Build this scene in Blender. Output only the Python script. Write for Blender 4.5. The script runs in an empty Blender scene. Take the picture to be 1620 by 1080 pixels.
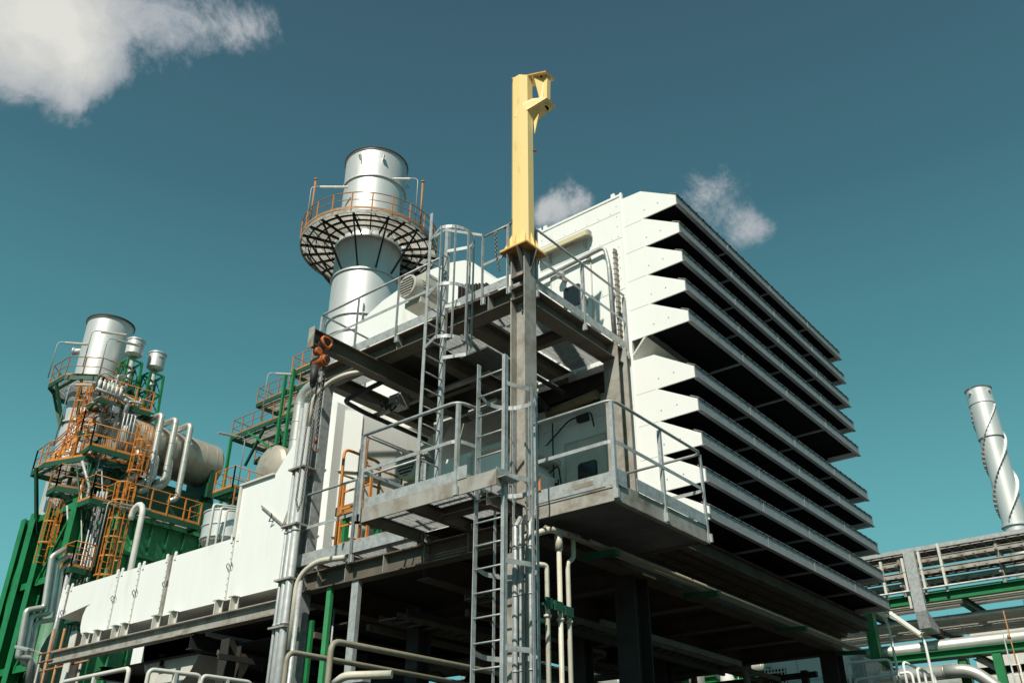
import bpy, math, random
from mathutils import Vector as V, Matrix
random.seed(7)
S = bpy.context.scene
COL = S.collection
R = math.radians

# ------------------------------------------------------------------ camera
CAM = V((0, 0, 1.6))
FPX = 1427.5
RT = V((0.62943078, -0.77705391, 0.00202739))
UP = V((-0.37888237, -0.30462307, 0.87387238))
FW = V((0.67842836, 0.55081032, 0.48615117))
cam = bpy.data.cameras.new('camera')
co = bpy.data.objects.new('camera', cam); COL.objects.link(co)
cam.sensor_width = 36; cam.lens = 36 * FPX / 1620
cam.clip_start = 0.1; cam.clip_end = 5000
M = Matrix((RT, UP, -FW)).transposed().to_4x4(); M.translation = CAM
co.matrix_world = M
S.camera = co

def ray(px, py):
    return FW + RT * ((px - 810) / FPX) - UP * ((py - 540) / FPX)
def at(px, py, X=None, Y=None, Z=None):
    """point where the sight line through a photo pixel meets a real plane of the plant"""
    d = ray(px, py)
    if X is not None: t = (X - CAM.x) / d.x
    elif Y is not None: t = (Y - CAM.y) / d.y
    else: t = (Z - CAM.z) / d.z
    return CAM + d * t

# ------------------------------------------------------------------ light
SUN_EL = 47.0
SUN_DIR = V((-1, -0.34, math.tan(R(SUN_EL)) * math.hypot(1, .34))).normalized()
sl = bpy.data.lights.new('sun', 'SUN'); sl.energy = 5.0; sl.angle = R(0.5); sl.color = (1.0, 0.95, 0.85)
so = bpy.data.objects.new('sun', sl); COL.objects.link(so)
so.rotation_euler = SUN_DIR.to_track_quat('Z', 'Y').to_euler()

W = bpy.data.worlds.new('World'); S.world = W; W.use_nodes = True
nt = W.node_tree; N = nt.nodes; L = nt.links; N.clear()
def wn(t, **k):
    n = N.new(t)
    for a, b in k.items(): setattr(n, a, b)
    return n
def wmath(op, a, b=None, c=None, clamp=False):
    n = wn('ShaderNodeMath', operation=op, use_clamp=clamp)
    for i, v in enumerate((a, b, c)):
        if v is None: continue
        if isinstance(v, (int, float)): n.inputs[i].default_value = v
        else: L.new(v, n.inputs[i])
    return n.outputs[0]
sky = wn('ShaderNodeTexSky', sky_type='NISHITA', sun_disc=False)
sky.sun_elevation = R(SUN_EL); sky.sun_rotation = math.atan2(SUN_DIR.x, SUN_DIR.y)
sky.air_density = 1.0; sky.dust_density = 0.6; sky.ozone_density = 1.0
tint = wn('ShaderNodeMix', data_type='RGBA', blend_type='MULTIPLY'); tint.inputs[0].default_value = 1
L.new(sky.outputs[0], tint.inputs[6]); tint.inputs[7].default_value = (0.5, 0.88, 0.74, 1)
BGS = 0.075
sx = wn('ShaderNodeSeparateXYZ'); tcg = wn('ShaderNodeTexCoord'); L.new(tcg.outputs['Generated'], sx.inputs[0])
sr = wn('ShaderNodeValToRGB'); e = sr.color_ramp.elements
e[0].position = 0.0; e[0].color = (.05 / BGS, .10 / BGS, .10 / BGS, 1)
e[1].position = 0.85; e[1].color = (.036 / BGS, .078 / BGS, .112 / BGS, 1)
for p_, c_ in ((.07, (.10, .30, .32)), (.13, (.145, .45, .48)), (.22, (.145, .45, .48)), (.42, (.078, .262, .30)), (.6, (.052, .15, .195)), (.75, (.045, .108, .152))):
    q_ = e.new(p_); q_.color = (c_[0] / BGS, c_[1] / BGS, c_[2] / BGS, 1)
L.new(sx.outputs[2], sr.inputs[0])
sm_ = wn('ShaderNodeMix', data_type='RGBA'); sm_.inputs[0].default_value = .93
L.new(tint.outputs[2], sm_.inputs[6]); L.new(sr.outputs[0], sm_.inputs[7])
geo = wn('ShaderNodeTexCoord')
def blob(px, py, rad, wgt):
    d = ray(px, py).normalized()
    vd = wn('ShaderNodeVectorMath', operation='DISTANCE'); L.new(geo.outputs['Generated'], vd.inputs[0]); vd.inputs[1].default_value = d
    x = wmath('DIVIDE', vd.outputs['Value'], rad / FPX)
    x = wmath('SUBTRACT', 1.0, x, clamp=True)
    return wmath('MULTIPLY', x, wgt)
BL = [(-60, -30, 170, 1.7), (60, 0, 150, 1.5), (165, 20, 110, 1.1), (120, 90, 80, 1.0), (150, 120, 55, .8), (118, 165, 50, .8), (20, 40, 90, .5),
      (250, 20, 60, .75), (270, 70, 55, .5), (405, 40, 60, .5), (365, 75, 60, .45), (320, 15, 70, .45), (300, 100, 50, .45), (425, 30, 40, .4), (340, 40, 60, .35),
      (890, 325, 55, 1.0), (862, 345, 45, .8), (925, 315, 35, .5), (1165, 350, 80, .5), (1185, 372, 45, .5), (1110, 305, 60, .42), (1140, 290, 60, .35), (1210, 360, 40, .3)]
acc = None
for b in BL:
    o = blob(*b); acc = o if acc is None else wmath('ADD', acc, o)
nz = wn('ShaderNodeTexNoise'); nz.inputs['Scale'].default_value = 11; nz.inputs['Detail'].default_value = 15; nz.inputs['Roughness'].default_value = .7; nz.inputs['Distortion'].default_value = .3
L.new(geo.outputs['Generated'], nz.inputs['Vector'])
nn = wmath('MULTIPLY_ADD', nz.outputs['Fac'], 3.0, -1.55)
fld = wmath('ADD', acc, nn)
gate = wmath('MULTIPLY', acc, 4.0, clamp=True)
mr = wn('ShaderNodeMapRange', interpolation_type='SMOOTHSTEP'); mr.inputs[1].default_value = .2; mr.inputs[2].default_value = 1.0
L.new(fld, mr.inputs[0])
alpha = wmath('MULTIPLY', mr.outputs[0], gate)
alpha = wmath('MULTIPLY', alpha, .97)
nz2 = wn('ShaderNodeTexNoise'); nz2.inputs['Scale'].default_value = 5; nz2.inputs['Detail'].default_value = 5
L.new(geo.outputs['Generated'], nz2.inputs['Vector'])
cf = wmath('MULTIPLY_ADD', fld, .55, -.35)
cf = wmath('ADD', cf, wmath('MULTIPLY_ADD', nz2.outputs['Fac'], 1.2, -.6), clamp=True)
cr = wn('ShaderNodeValToRGB'); cr.color_ramp.elements[0].color = (4.6, 5.1, 5.6, 1); cr.color_ramp.elements[1].color = (9.5, 9.4, 8.7, 1)
L.new(cf, cr.inputs[0])
cm = wn('ShaderNodeMix', data_type='RGBA'); L.new(alpha, cm.inputs[0]); L.new(sm_.outputs[2], cm.inputs[6]); L.new(cr.outputs[0], cm.inputs[7])
bg = wn('ShaderNodeBackground'); bg.inputs[1].default_value = 0.075
L.new(cm.outputs[2], bg.inputs[0])
wo = wn('ShaderNodeOutputWorld'); L.new(bg.outputs[0], wo.inputs[0])

S.view_settings.view_transform = 'Standard'; S.view_settings.look = 'None'
S.view_settings.exposure = 0.1; S.view_settings.gamma = 1
S.cycles.max_bounces = 6

# ------------------------------------------------------------------ materials
def mat(name, c1, c2=None, rough=.5, metal=0., scale=6., streak=1., mix=(.4, .7), bump=0., c3=None, spec=.5, s3=1.5, m3=(.6, .75)):
    m = bpy.data.materials.new(name); m.use_nodes = True
    n = m.node_tree.nodes; l = m.node_tree.links; b = n['Principled BSDF']
    b.inputs['Roughness'].default_value = rough; b.inputs['Metallic'].default_value = metal
    b.inputs['Specular IOR Level'].default_value = spec
    tc = n.new('ShaderNodeTexCoord'); mp = n.new('ShaderNodeMapping'); mp.inputs['Scale'].default_value = (1, 1, streak)
    l.new(tc.outputs['Object'], mp.inputs[0])
    no = n.new('ShaderNodeTexNoise'); no.inputs['Scale'].default_value = scale; no.inputs['Detail'].default_value = 7; no.inputs['Roughness'].default_value = .65
    l.new(mp.outputs[0], no.inputs['Vector'])
    r = n.new('ShaderNodeMapRange'); r.inputs[1].default_value = mix[0]; r.inputs[2].default_value = mix[1]; l.new(no.outputs['Fac'], r.inputs[0])
    mx = n.new('ShaderNodeMix'); mx.data_type = 'RGBA'; l.new(r.outputs[0], mx.inputs[0])
    mx.inputs[6].default_value = (*c1, 1); mx.inputs[7].default_value = (*(c2 or c1), 1)
    out = mx.outputs[2]
    if c3:
        n3 = n.new('ShaderNodeTexNoise'); n3.inputs['Scale'].default_value = s3; n3.inputs['Detail'].default_value = 8; n3.inputs['Roughness'].default_value = .7
        l.new(mp.outputs[0], n3.inputs['Vector'])
        r3 = n.new('ShaderNodeMapRange'); r3.inputs[1].default_value = m3[0]; r3.inputs[2].default_value = m3[1]; l.new(n3.outputs['Fac'], r3.inputs[0])
        m2 = n.new('ShaderNodeMix'); m2.data_type = 'RGBA'; l.new(r3.outputs[0], m2.inputs[0]); l.new(out, m2.inputs[6]); m2.inputs[7].default_value = (*c3, 1)
        out = m2.outputs[2]
    l.new(out, b.inputs['Base Color'])
    ra = n.new('ShaderNodeMapRange'); ra.inputs[3].default_value = max(.05, rough - .1); ra.inputs[4].default_value = min(1, rough + .12)
    l.new(no.outputs['Fac'], ra.inputs[0]); l.new(ra.outputs[0], b.inputs['Roughness'])
    if bump:
        bp = n.new('ShaderNodeBump'); bp.inputs['Strength'].default_value = bump; bp.inputs['Distance'].default_value = .01
        l.new(no.outputs['Fac'], bp.inputs['Height']); l.new(bp.outputs[0], b.inputs['Normal'])
    return m
GALV = mat('galvanised_steel', (.44, .46, .45), (.27, .285, .28), rough=.5, metal=.25, scale=11, c3=(.24, .18, .11), s3=2.5, m3=(.56, .8), bump=.05)
GALVB = mat('weathered_galvanised', (.37, .36, .32), (.27, .25, .21), rough=.65, metal=.1, scale=4, c3=(.15, .10, .055), s3=2.2, m3=(.47, .72), bump=.15)
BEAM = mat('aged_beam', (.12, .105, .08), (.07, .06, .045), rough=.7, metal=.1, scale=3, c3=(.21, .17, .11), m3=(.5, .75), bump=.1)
DARK = mat('near_black_steel', (.030, .026, .021), (.016, .014, .012), rough=.75, scale=3)  # near-black parts, and the deep shade below the deck put into colour
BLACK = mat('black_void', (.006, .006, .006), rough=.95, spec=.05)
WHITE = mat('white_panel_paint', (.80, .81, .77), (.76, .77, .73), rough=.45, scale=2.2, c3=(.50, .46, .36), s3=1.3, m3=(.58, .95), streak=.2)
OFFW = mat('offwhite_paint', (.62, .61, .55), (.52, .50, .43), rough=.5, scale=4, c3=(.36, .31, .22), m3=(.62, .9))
HOODG = mat('grey_gutter_metal', (.30, .31, .31), (.24, .25, .25), rough=.55, metal=.15, scale=5, c3=(.3, .28, .22), m3=(.6, .8))
YEL = mat('yellow_paint', (.86, .64, .26), (.83, .60, .23), rough=.45, scale=2, c3=(.45, .24, .06), s3=4, m3=(.60, .8), streak=.25, bump=.05)
YELR = mat('yellow_rust_edge', (.52, .27, .05), (.30, .14, .04), rough=.7, scale=8)
ORA = mat('orange_paint', (.66, .24, .035), (.48, .16, .03), rough=.5, scale=5)
ORB = mat('weathered_orange', (.38, .19, .07), (.28, .12, .05), rough=.6, scale=5)
GRN = mat('green_paint', (.012, .20, .06), (.009, .15, .045), rough=.5, scale=2.5, c3=(.006, .075, .028), m3=(.55, .8))
GRNL = mat('light_green_paint', (.05, .29, .11), (.035, .22, .08), rough=.5, scale=3)
DGRN = mat('dark_green_paint', (.01, .085, .04), (.007, .05, .025), rough=.55, scale=3)
ALU = mat('silver_stack_paint', (.70, .70, .67), (.60, .60, .58), rough=.45, metal=.45, scale=1.2, c3=(.44, .43, .40), m3=(.6, .9), streak=.2, bump=.04)
CLAD = mat('pipe_cladding', (.60, .59, .54), (.48, .46, .40), rough=.4, metal=.6, scale=3, c3=(.30, .26, .2), m3=(.62, .85))
DRUM = mat('drum_cladding', (.56, .51, .42), (.44, .40, .32), rough=.45, metal=.5, scale=1.5, c3=(.22, .18, .13), m3=(.6, .85))
GLASS = mat('dark_window', (.015, .02, .022), rough=.12, spec=.8)
LENS = mat('yellowed_diffuser', (.62, .56, .36), (.55, .49, .30), rough=.4, scale=4)
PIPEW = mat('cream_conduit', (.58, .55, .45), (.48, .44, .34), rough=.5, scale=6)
RUSTO = mat('hoist_orange', (.52, .14, .03), (.32, .08, .02), rough=.45, scale=10)
BLK = mat('black_rubber', (.03, .03, .03), (.02, .02, .02), rough=.6)
CHAIN = mat('chain_steel', (.20, .19, .17), (.12, .1, .08), rough=.5, metal=.5, scale=20)
MOTG = mat('motor_grey', (.46, .45, .39), (.38, .36, .3), rough=.5, scale=6)
GALVC = mat('grey_conduit', (.40, .42, .41), (.30, .32, .31), rough=.5, metal=.15, scale=7, c3=(.24, .22, .18), m3=(.62, .85))
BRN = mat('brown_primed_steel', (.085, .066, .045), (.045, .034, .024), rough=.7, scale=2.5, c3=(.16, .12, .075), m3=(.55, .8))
DIMP = mat('shaded_cream_pipe', (.30, .27, .19), (.22, .19, .13), rough=.5, scale=6)  # darker copy of the cream conduit, shade below the deck put into its colour
RED = mat('red_paint', (.45, .05, .03), (.35, .04, .03), rough=.5)
CONC = mat('concrete_yard', (.04, .038, .034), (.028, .026, .024), rough=.9, scale=.6, c3=(.02, .02, .018), bump=.3)

# ------------------------------------------------------------------ mesh builder
ORG = {}
class MB:
    def __init__(s): s.v = []; s.f = []; s.sm = []
    def add(s, vs, fs, smooth=False):
        o = len(s.v); s.v += [tuple(v) for v in vs]
        s.f += [tuple(i + o for i in f) for f in fs]; s.sm += [smooth] * len(fs); return s
    def box(s, x0, y0, z0, x1, y1, z1):
        x0, x1 = sorted((x0, x1)); y0, y1 = sorted((y0, y1)); z0, z1 = sorted((z0, z1))
        vs = [(x, y, z) for z in (z0, z1) for x, y in ((x0, y0), (x1, y0), (x1, y1), (x0, y1))]
        return s.add(vs, [(3, 2, 1, 0), (4, 5, 6, 7), (0, 1, 5, 4), (1, 2, 6, 5), (2, 3, 7, 6), (3, 0, 4, 7)])
    def frame(s, p, q, up):
        p = V(p); q = V(q); d = (q - p).normalized(); up = V(up)
        if abs(d.dot(up)) > .99: up = V((0, 1, 0)) if abs(d.y) < .9 else V((1, 0, 0))
        a = d.cross(up).normalized(); b = a.cross(d).normalized()
        return p, q, a, b
    def sweep(s, p, q, poly, up=(0, 0, 1), smooth=False):
        """extrude a 2-D outline (side, up) from p to q"""
        p, q, a, b = s.frame(p, q, up); n = len(poly)
        vs = [p + a * x + b * y for x, y in poly] + [q + a * x + b * y for x, y in poly]
        o = len(s.v); s.add(vs, [(i, (i + 1) % n, n + (i + 1) % n, n + i) for i in range(n)], smooth)
        s.add([], []); s.f += [tuple(o + i for i in range(n))[::-1], tuple(o + n + i for i in range(n))]; s.sm += [False, False]
        return s
    def bar(s, p, q, w, h, up=(0, 0, 1)):
        return s.sweep(p, q, [(-w / 2, -h / 2), (w / 2, -h / 2), (w / 2, h / 2), (-w / 2, h / 2)], up)
    def ibeam(s, p, q, w, h, tf=.018, tw=.012, up=(0, 0, 1)):
        W_, H_, t = w / 2, h / 2, tw / 2
        return s.sweep(p, q, [(-W_, -H_), (W_, -H_), (W_, -H_ + tf), (t, -H_ + tf), (t, H_ - tf), (W_, H_ - tf), (W_, H_), (-W_, H_), (-W_, H_ - tf), (-t, H_ - tf), (-t, -H_ + tf), (-W_, -H_ + tf)], up)
    def chan(s, p, q, w, h, t=.012, up=(0, 0, 1), flip=1):
        o = [(0, 0), (w, 0), (w, t), (t, t), (t, h - t), (w, h - t), (w, h), (0, h)]
        o = [(flip * x, y - h / 2) for x, y in o]
        if flip < 0: o = o[::-1]
        return s.sweep(p, q, o, up)
    def angle(s, p, q, w, t=.008, up=(0, 0, 1), fx=1, fy=1):
        o = [(0, 0), (w * fx, 0), (w * fx, t * fy), (t * fx, t * fy), (t * fx, w * fy), (0, w * fy)]
        if fx * fy < 0: o = o[::-1]
        return s.sweep(p, q, o, up)
    def tube(s, p, q, r, n=10, r2=None, caps=True):
        p, q, a, b = s.frame(p, q, (0, 0, 1)); r2 = r if r2 is None else r2
        c = [(math.cos(2 * math.pi * i / n), math.sin(2 * math.pi * i / n)) for i in range(n)]
        vs = [p + (a * x + b * y) * r for x, y in c] + [q + (a * x + b * y) * r2 for x, y in c]
        o = len(s.v); s.add(vs, [(i, (i + 1) % n, n + (i + 1) % n, n + i) for i in range(n)], True)
        if caps: s.f += [tuple(o + i for i in range(n))[::-1], tuple(o + n + i for i in range(n))]; s.sm += [False, False]
        return s
    def path(s, pts, r, n=10, closed=False):
        pts = [V(p) for p in pts]; m = len(pts); rings = []
        up = None
        for i, p in enumerate(pts):
            if closed: d = (pts[(i + 1) % m] - pts[i - 1]).normalized()
            else:
                d = (pts[min(i + 1, m - 1)] - pts[max(i - 1, 0)]).normalized()
            if up is None:
                up = V((0, 0, 1)) if abs(d.z) < .9 else V((1, 0, 0))
            a = d.cross(up).normalized(); b = a.cross(d).normalized(); up = b
            k = 1.
            if 0 < i < m - 1 or closed:
                e = (pts[(i + 1) % m] - p).normalized(); c = max(.5, e.dot(d)); k = 1 / c
            rings.append([p + (a * math.cos(2 * math.pi * j / n) + b * math.sin(2 * math.pi * j / n)) * r * (1 if k < 1.02 else min(k, 1.25)) for j in range(n)])
        vs = [v for g in rings for v in g]; fs = []
        mm = m if closed else m - 1
        for i in range(mm):
            for j in range(n):
                A = i * n; B = ((i + 1) % m) * n; j2 = (j + 1) % n
                fs.append((A + j, A + j2, B + j2, B + j))
        o = len(s.v); s.add(vs, fs, True)
        if not closed:
            s.f += [tuple(o + j for j in range(n))[::-1], tuple(o + (m - 1) * n + j for j in range(n))]; s.sm += [False, False]
        return s
    def strip(s, pts, w, t, wdir=(0, 0, 1)):
        """flat bar bent along pts; w along wdir, t thickness sideways"""
        pts = [V(p) for p in pts]; wd = V(wdir); m = len(pts); vs = []
        for i, p in enumerate(pts):
            d = (pts[min(i + 1, m - 1)] - pts[max(i - 1, 0)]).normalized(); a = d.cross(wd).normalized()
            for sx, sy in ((-1, -1), (1, -1), (1, 1), (-1, 1)): vs.append(p + a * sx * t / 2 + wd * sy * w / 2)
        fs = [(i * 4 + j, i * 4 + (j + 1) % 4, i * 4 + 4 + (j + 1) % 4, i * 4 + 4 + j) for i in range(m - 1) for j in range(4)]
        fs += [(3, 2, 1, 0), tuple(4 * (m - 1) + j for j in range(4))]
        return s.add(vs, fs)
    def lathe(s, c, prof, n=48, a0=0, a1=360, axis='Z', smooth=True):
        if smooth and len(prof) > 2:      # keep hard corners of the profile hard
            cut = 0
            for i in range(1, len(prof) - 1):
                u = V((prof[i][0] - prof[i - 1][0], prof[i][1] - prof[i - 1][1])); w = V((prof[i + 1][0] - prof[i][0], prof[i + 1][1] - prof[i][1]))
                if u.length and w.length and u.angle(w) > R(24):
                    s.lathe(c, prof[cut:i + 1], n, a0, a1, axis, 1); cut = i
            if cut: return s.lathe(c, prof[cut:], n, a0, a1, axis, 1)
        full = abs(a1 - a0) >= 359.9; k = n if full else n + 1; c = V(c); vs = []
        for r, z in prof:
            for i in range(k):
                t = R(a0 + (a1 - a0) * i / n); x, y = r * math.cos(t), r * math.sin(t)
                vs.append(c + (V((x, y, z)) if axis == 'Z' else V((z, x, y)) if axis == 'X' else V((y, z, x))))
        fs = []
        for j in range(len(prof) - 1):
            for i in range(n):
                i2 = (i + 1) % k; fs.append((j * k + i, j * k + i2, (j + 1) * k + i2, (j + 1) * k + i))
        return s.add(vs, fs, bool(smooth))
    def prism(s, poly, axis, a, b):
        """poly in the two other axes; axis 'X': (y,z), 'Y': (x,z), 'Z': (x,y)"""
        def P(u, v, w): return (w, u, v) if axis == 'X' else (u, w, v) if axis == 'Y' else (u, v, w)
        n = len(poly); vs = [P(u, v, a) for u, v in poly] + [P(u, v, b) for u, v in poly]
        return s.add(vs, [tuple(range(n))[::-1], tuple(range(n, 2 * n))] + [(i, (i + 1) % n, n + (i + 1) % n, n + i) for i in range(n)])
    def quad(s, a, b, c, d, t=.01):
        a, b, c, d = map(V, (a, b, c, d)); nn = (b - a).cross(d - a).normalized() * t
        return s.add([a, b, c, d, a + nn, b + nn, c + nn, d + nn], [(3, 2, 1, 0), (4, 5, 6, 7), (0, 1, 5, 4), (1, 2, 6, 5), (2, 3, 7, 6), (3, 0, 4, 7)])
    def build(s, name, material, parent=None, label=None, kind=None, bevel=0, recalc=True):
        org = ORG.get(parent.name, V((0, 0, 0))) if parent else V((0, 0, 0))
        me = bpy.data.meshes.new(name)
        me.from_pydata([(V(v) - org) for v in s.v], [], s.f)
        me.polygons.foreach_set('use_smooth', s.sm)
        me.materials.append(material)
        import bmesh
        bm = bmesh.new(); bm.from_mesh(me); bmesh.ops.recalc_face_normals(bm, faces=bm.faces); bm.to_mesh(me); bm.free()
        me.update()
        o = bpy.data.objects.new(name, me); COL.objects.link(o)
        if parent: o.parent = parent
        ORG[o.name] = org
        if label: o['label'] = label
        if kind: o['kind'] = kind
        if bevel:
            bv = o.modifiers.new('bevel', 'BEVEL'); bv.width = bevel; bv.segments = 2; bv.limit_method = 'ANGLE'
        return o

def thing(name, label, cat, loc=(0, 0, 0), group=None):
    o = bpy.data.objects.new(name, None); COL.objects.link(o); o.location = V(loc); o.empty_display_size = .2
    ORG[o.name] = V(loc); o['label'] = label; o['category'] = cat
    if group: o['group'] = group
    return o
def single(mb, name, m, label, cat, group=None, bevel=0):
    o = mb.build(name, m, bevel=bevel); o['label'] = label; o['category'] = cat
    if group: o['group'] = group
    return o
def fillet(pts, r, n=5):
    pts = [V(p) for p in pts]; out = [pts[0]]
    for i in range(1, len(pts) - 1):
        a = (pts[i - 1] - pts[i]); b = (pts[i + 1] - pts[i]); rr = min(r, a.length * .49, b.length * .49)
        a = pts[i] + a.normalized() * rr; b = pts[i] + b.normalized() * rr
        for k in range(n + 1):
            t = k / n; out.append(a * (1 - t) ** 2 + pts[i] * 2 * t * (1 - t) + b * t * t)
    out.append(pts[-1]); return out
def along(pts, spacing):
    pts = [V(p) for p in pts]; out = []
    for a, b in zip(pts, pts[1:]):
        n = max(1, round((b - a).length / spacing))
        out += [(a.lerp(b, k / n), (b - a).normalized()) for k in range(n)]
    out.append((pts[-1], (pts[-1] - pts[-2]).normalized())); return out
def zz(p, z): return V((p[0], p[1], p[2] + z))
def railing(parent, pts, m, h=1.08, sp=1.3, r=.021, corner=.12, near=True, kick=True, mids=1, pw=.05, closed=False):
    """handrail along floor-level points; near ones get each post as a part"""
    b = MB(); top = fillet([zz(p, h) for p in pts], corner)
    b.path(top, r, 8 if near else 5)
    for k in range(mids):
        mid = fillet([zz(p, h * (k + 1) / (mids + 1)) for p in pts], corner)
        if near: b.strip(mid, .05, .01)
        else: b.path(mid, r * .8, 4)
    if kick:
        b.strip([zz(p, .06) for p in pts], .11, .008)
    rail = b.build('railing', m, parent)
    pb = MB()
    for p, d in along(pts, sp):
        q = MB()
        if near: q.angle(zz(p, -.18), zz(p, h - .02), pw, .008, up=d, fx=1, fy=1)
        else: q.bar(zz(p, -.05), zz(p, h), pw * .8, pw * .8).build('post', m, rail)
        if near:
            q.box(p.x - .02, p.y - .035, p.z - .2, p.x + .02, p.y + .035, p.z - .08)
            q.build('post', m, rail)
    return rail
def grating(x0, x1, y0, y1, z, pitch=.04, along_='X', depth=.03, cross=.12, tb=.005):
    b = MB()
    if along_ == 'X':
        y = y0
        while y < y1: b.box(x0, y, z - depth, x1, y + tb, z); y += pitch
        x = x0
        while x < x1: b.box(x, y0, z - .007, x + .007, y1, z + .001); x += cross
    else:
        x = x0
        while x < x1: b.box(x, y0, z - depth, x + tb, y1, z); x += pitch
        y = y0
        while y < y1: b.box(x0, y, z - .007, x1, y + .007, z + .001); y += cross
    return b
def gooseneck(name_label, base, h, reach, m=GALV, group=None, tube_len=.8):
    """lamp post with a fluorescent batten on a bent arm; reach is a horizontal vector"""
    base = V(base); rv = V((*reach, 0)); d = rv.normalized()
    t = thing('lamp_post', name_label, 'lamp', base, group)
    MB().path(fillet([base, base + V((0, 0, h)), base + V((0, 0, h)) + rv], .25), .028, 6).build('pole', m, t)
    a = base + V((0, 0, h - .02)) + rv * .5; e = a + d * tube_len
    MB().bar(a, e, .14, .05).build('housing', m, t)
    MB().bar(a - V((0, 0, .045)), e - V((0, 0, .045)), .1, .04).build('diffuser', LENS, t)
    return t

# ================================================================== GROUND
g = MB(); g.box(-1500, -1500, -1, 1500, 1500, 0); o = g.build('ground', CONC, kind='structure')

# ================================================================== FILTER HOUSE
HX0, HX1, HY = 12.3, 20.25, 7.25
t = thing('filter_house', 'white air intake filter house with long rows of stacked rain hoods', 'filter house', (HX0, HY, 5.9))
b = MB(); b.box(HX0, HY, 5.62, HX1, 9.3, 12.72); body = b.build('wall', WHITE, t, bevel=.015)
b = MB()
for z in (7.0, 8.2, 9.45, 10.6, 11.75, 12.35): b.box(HX0 - .004, HY + .03, z, HX0 + .01, 9.27, z + .012)
b.build('panel_joint', OFFW, t)
b = MB(); b.box(HX0 - .02, HY - .03, 5.62, HX0 + .05, HY + .02, 12.8); b.box(HX0 - .02, 9.24, 5.62, HX0 + .05, 9.33, 12.8)
b.box(HX0 - .015, HY, 12.72, HX0 + .1, 9.3, 12.78)
b.build('corner_trim', WHITE, t, bevel=.01)
for y in (7.42, 9.1, 9.25):
    b = MB(); b.prism([(y - .06, 12.7), (y + .06, 12.7), (y + .05, 12.87), (y - .03, 12.87)], 'X', HX0 + .0, HX0 + .03); b.build('lifting_lug', WHITE, t)
lips = [(11.97, 12.17, 12.62), (11.33, 11.53, 11.97), (10.70, 10.90, 11.33), (10.08, 10.28, 10.70), (9.46, 9.66, 10.08),
        (8.38, 8.58, 9.04), (7.78, 7.98, 8.38), (7.17, 7.37, 7.78), (6.56, 6.76, 7.17), (5.95, 6.15, 6.56)]
YT, YM = 6.07, 6.8
for k, (zb, zt, zp) in enumerate(lips):
    b = MB()
    first = k in (0, 5)
    cap = [(HY, zb), (YM, zb), (YT, zb), (YT, zt), (YM, zp), (HY, zp + (.02 if first else 0))]
    b.prism(cap, 'X', HX0 - .003, HX0 + .02); b.prism(cap, 'X', HX1 - .02, HX1 + .003)
    # sloping top sheet
    b.prism([(YT, zt), (YM, zp), (HY, zp + .005), (HY, zp - .015), (YM, zp - .02), (YT, zt - .02)], 'X', HX0 + .02, HX1 - .02)
    hood = b.build('rain_hood', WHITE, t)
    b = MB(); b.chan((HX0 + .0, YT - .012, (zb + zt) / 2 + .005), (HX1, YT - .012, (zb + zt) / 2 + .005), .05, zt - zb + .02, .006, flip=-1)
    b.box(HX0, YT - .045, zb - .012, HX1, YT + .03, zb - .002)
    b.prism([(YT - .03, zt + .012), (YT + .12, zt + .09), (YT + .12, zt + .10), (YT - .03, zt + .022)], 'X', HX0 - .01, HX1 + .01)
    b.build('gutter_lip', HOODG, hood)
    b = MB()
    x = HX0 + .2
    while x < HX1: b.box(x - .012, YT - .034, zt + .0, x + .012, YT - .018, zt + .03); x += .28
    b.build('bolt', BLACK, hood, kind='stuff')
    for x in (14.35, 16.3, 18.3):
        b = MB(); b.box(x - .014, YT + .03, zb, x + .014, YM, zb + .035); b.box(x - .02, YT - .02, zb - .02, x + .02, YT - .014, zt + .012); b.build('divider', HOODG, hood)
    b = MB(); b.box(HX0 + .02, YM, zb + .0, HX1 - .02, YM + .012, zp - .02); b.box(HX0 + .02, YT + .05, zb + .12, HX1 - .02, YM, zb + .128)  # upright screen, plus a level black board standing in for the hood's inner shade
    b.build('screen_and_shade_board', BLACK, hood)
    b = MB()
    for yy, dz in ((6.75, .18), (6.45, .2)):
        b.tube((HX0 - .008, yy, zb + dz), (HX0, yy, zb + dz), .013, 6)
    b.build('rivet', HOODG, hood)
b = MB(); b.prism([(6.93, 9.45), (HY - .002, 9.12), (HY - .002, 9.16), (6.98, 9.46)], 'X', HX0, HX1); b.build('soffit_panel', OFFW, t)
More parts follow.
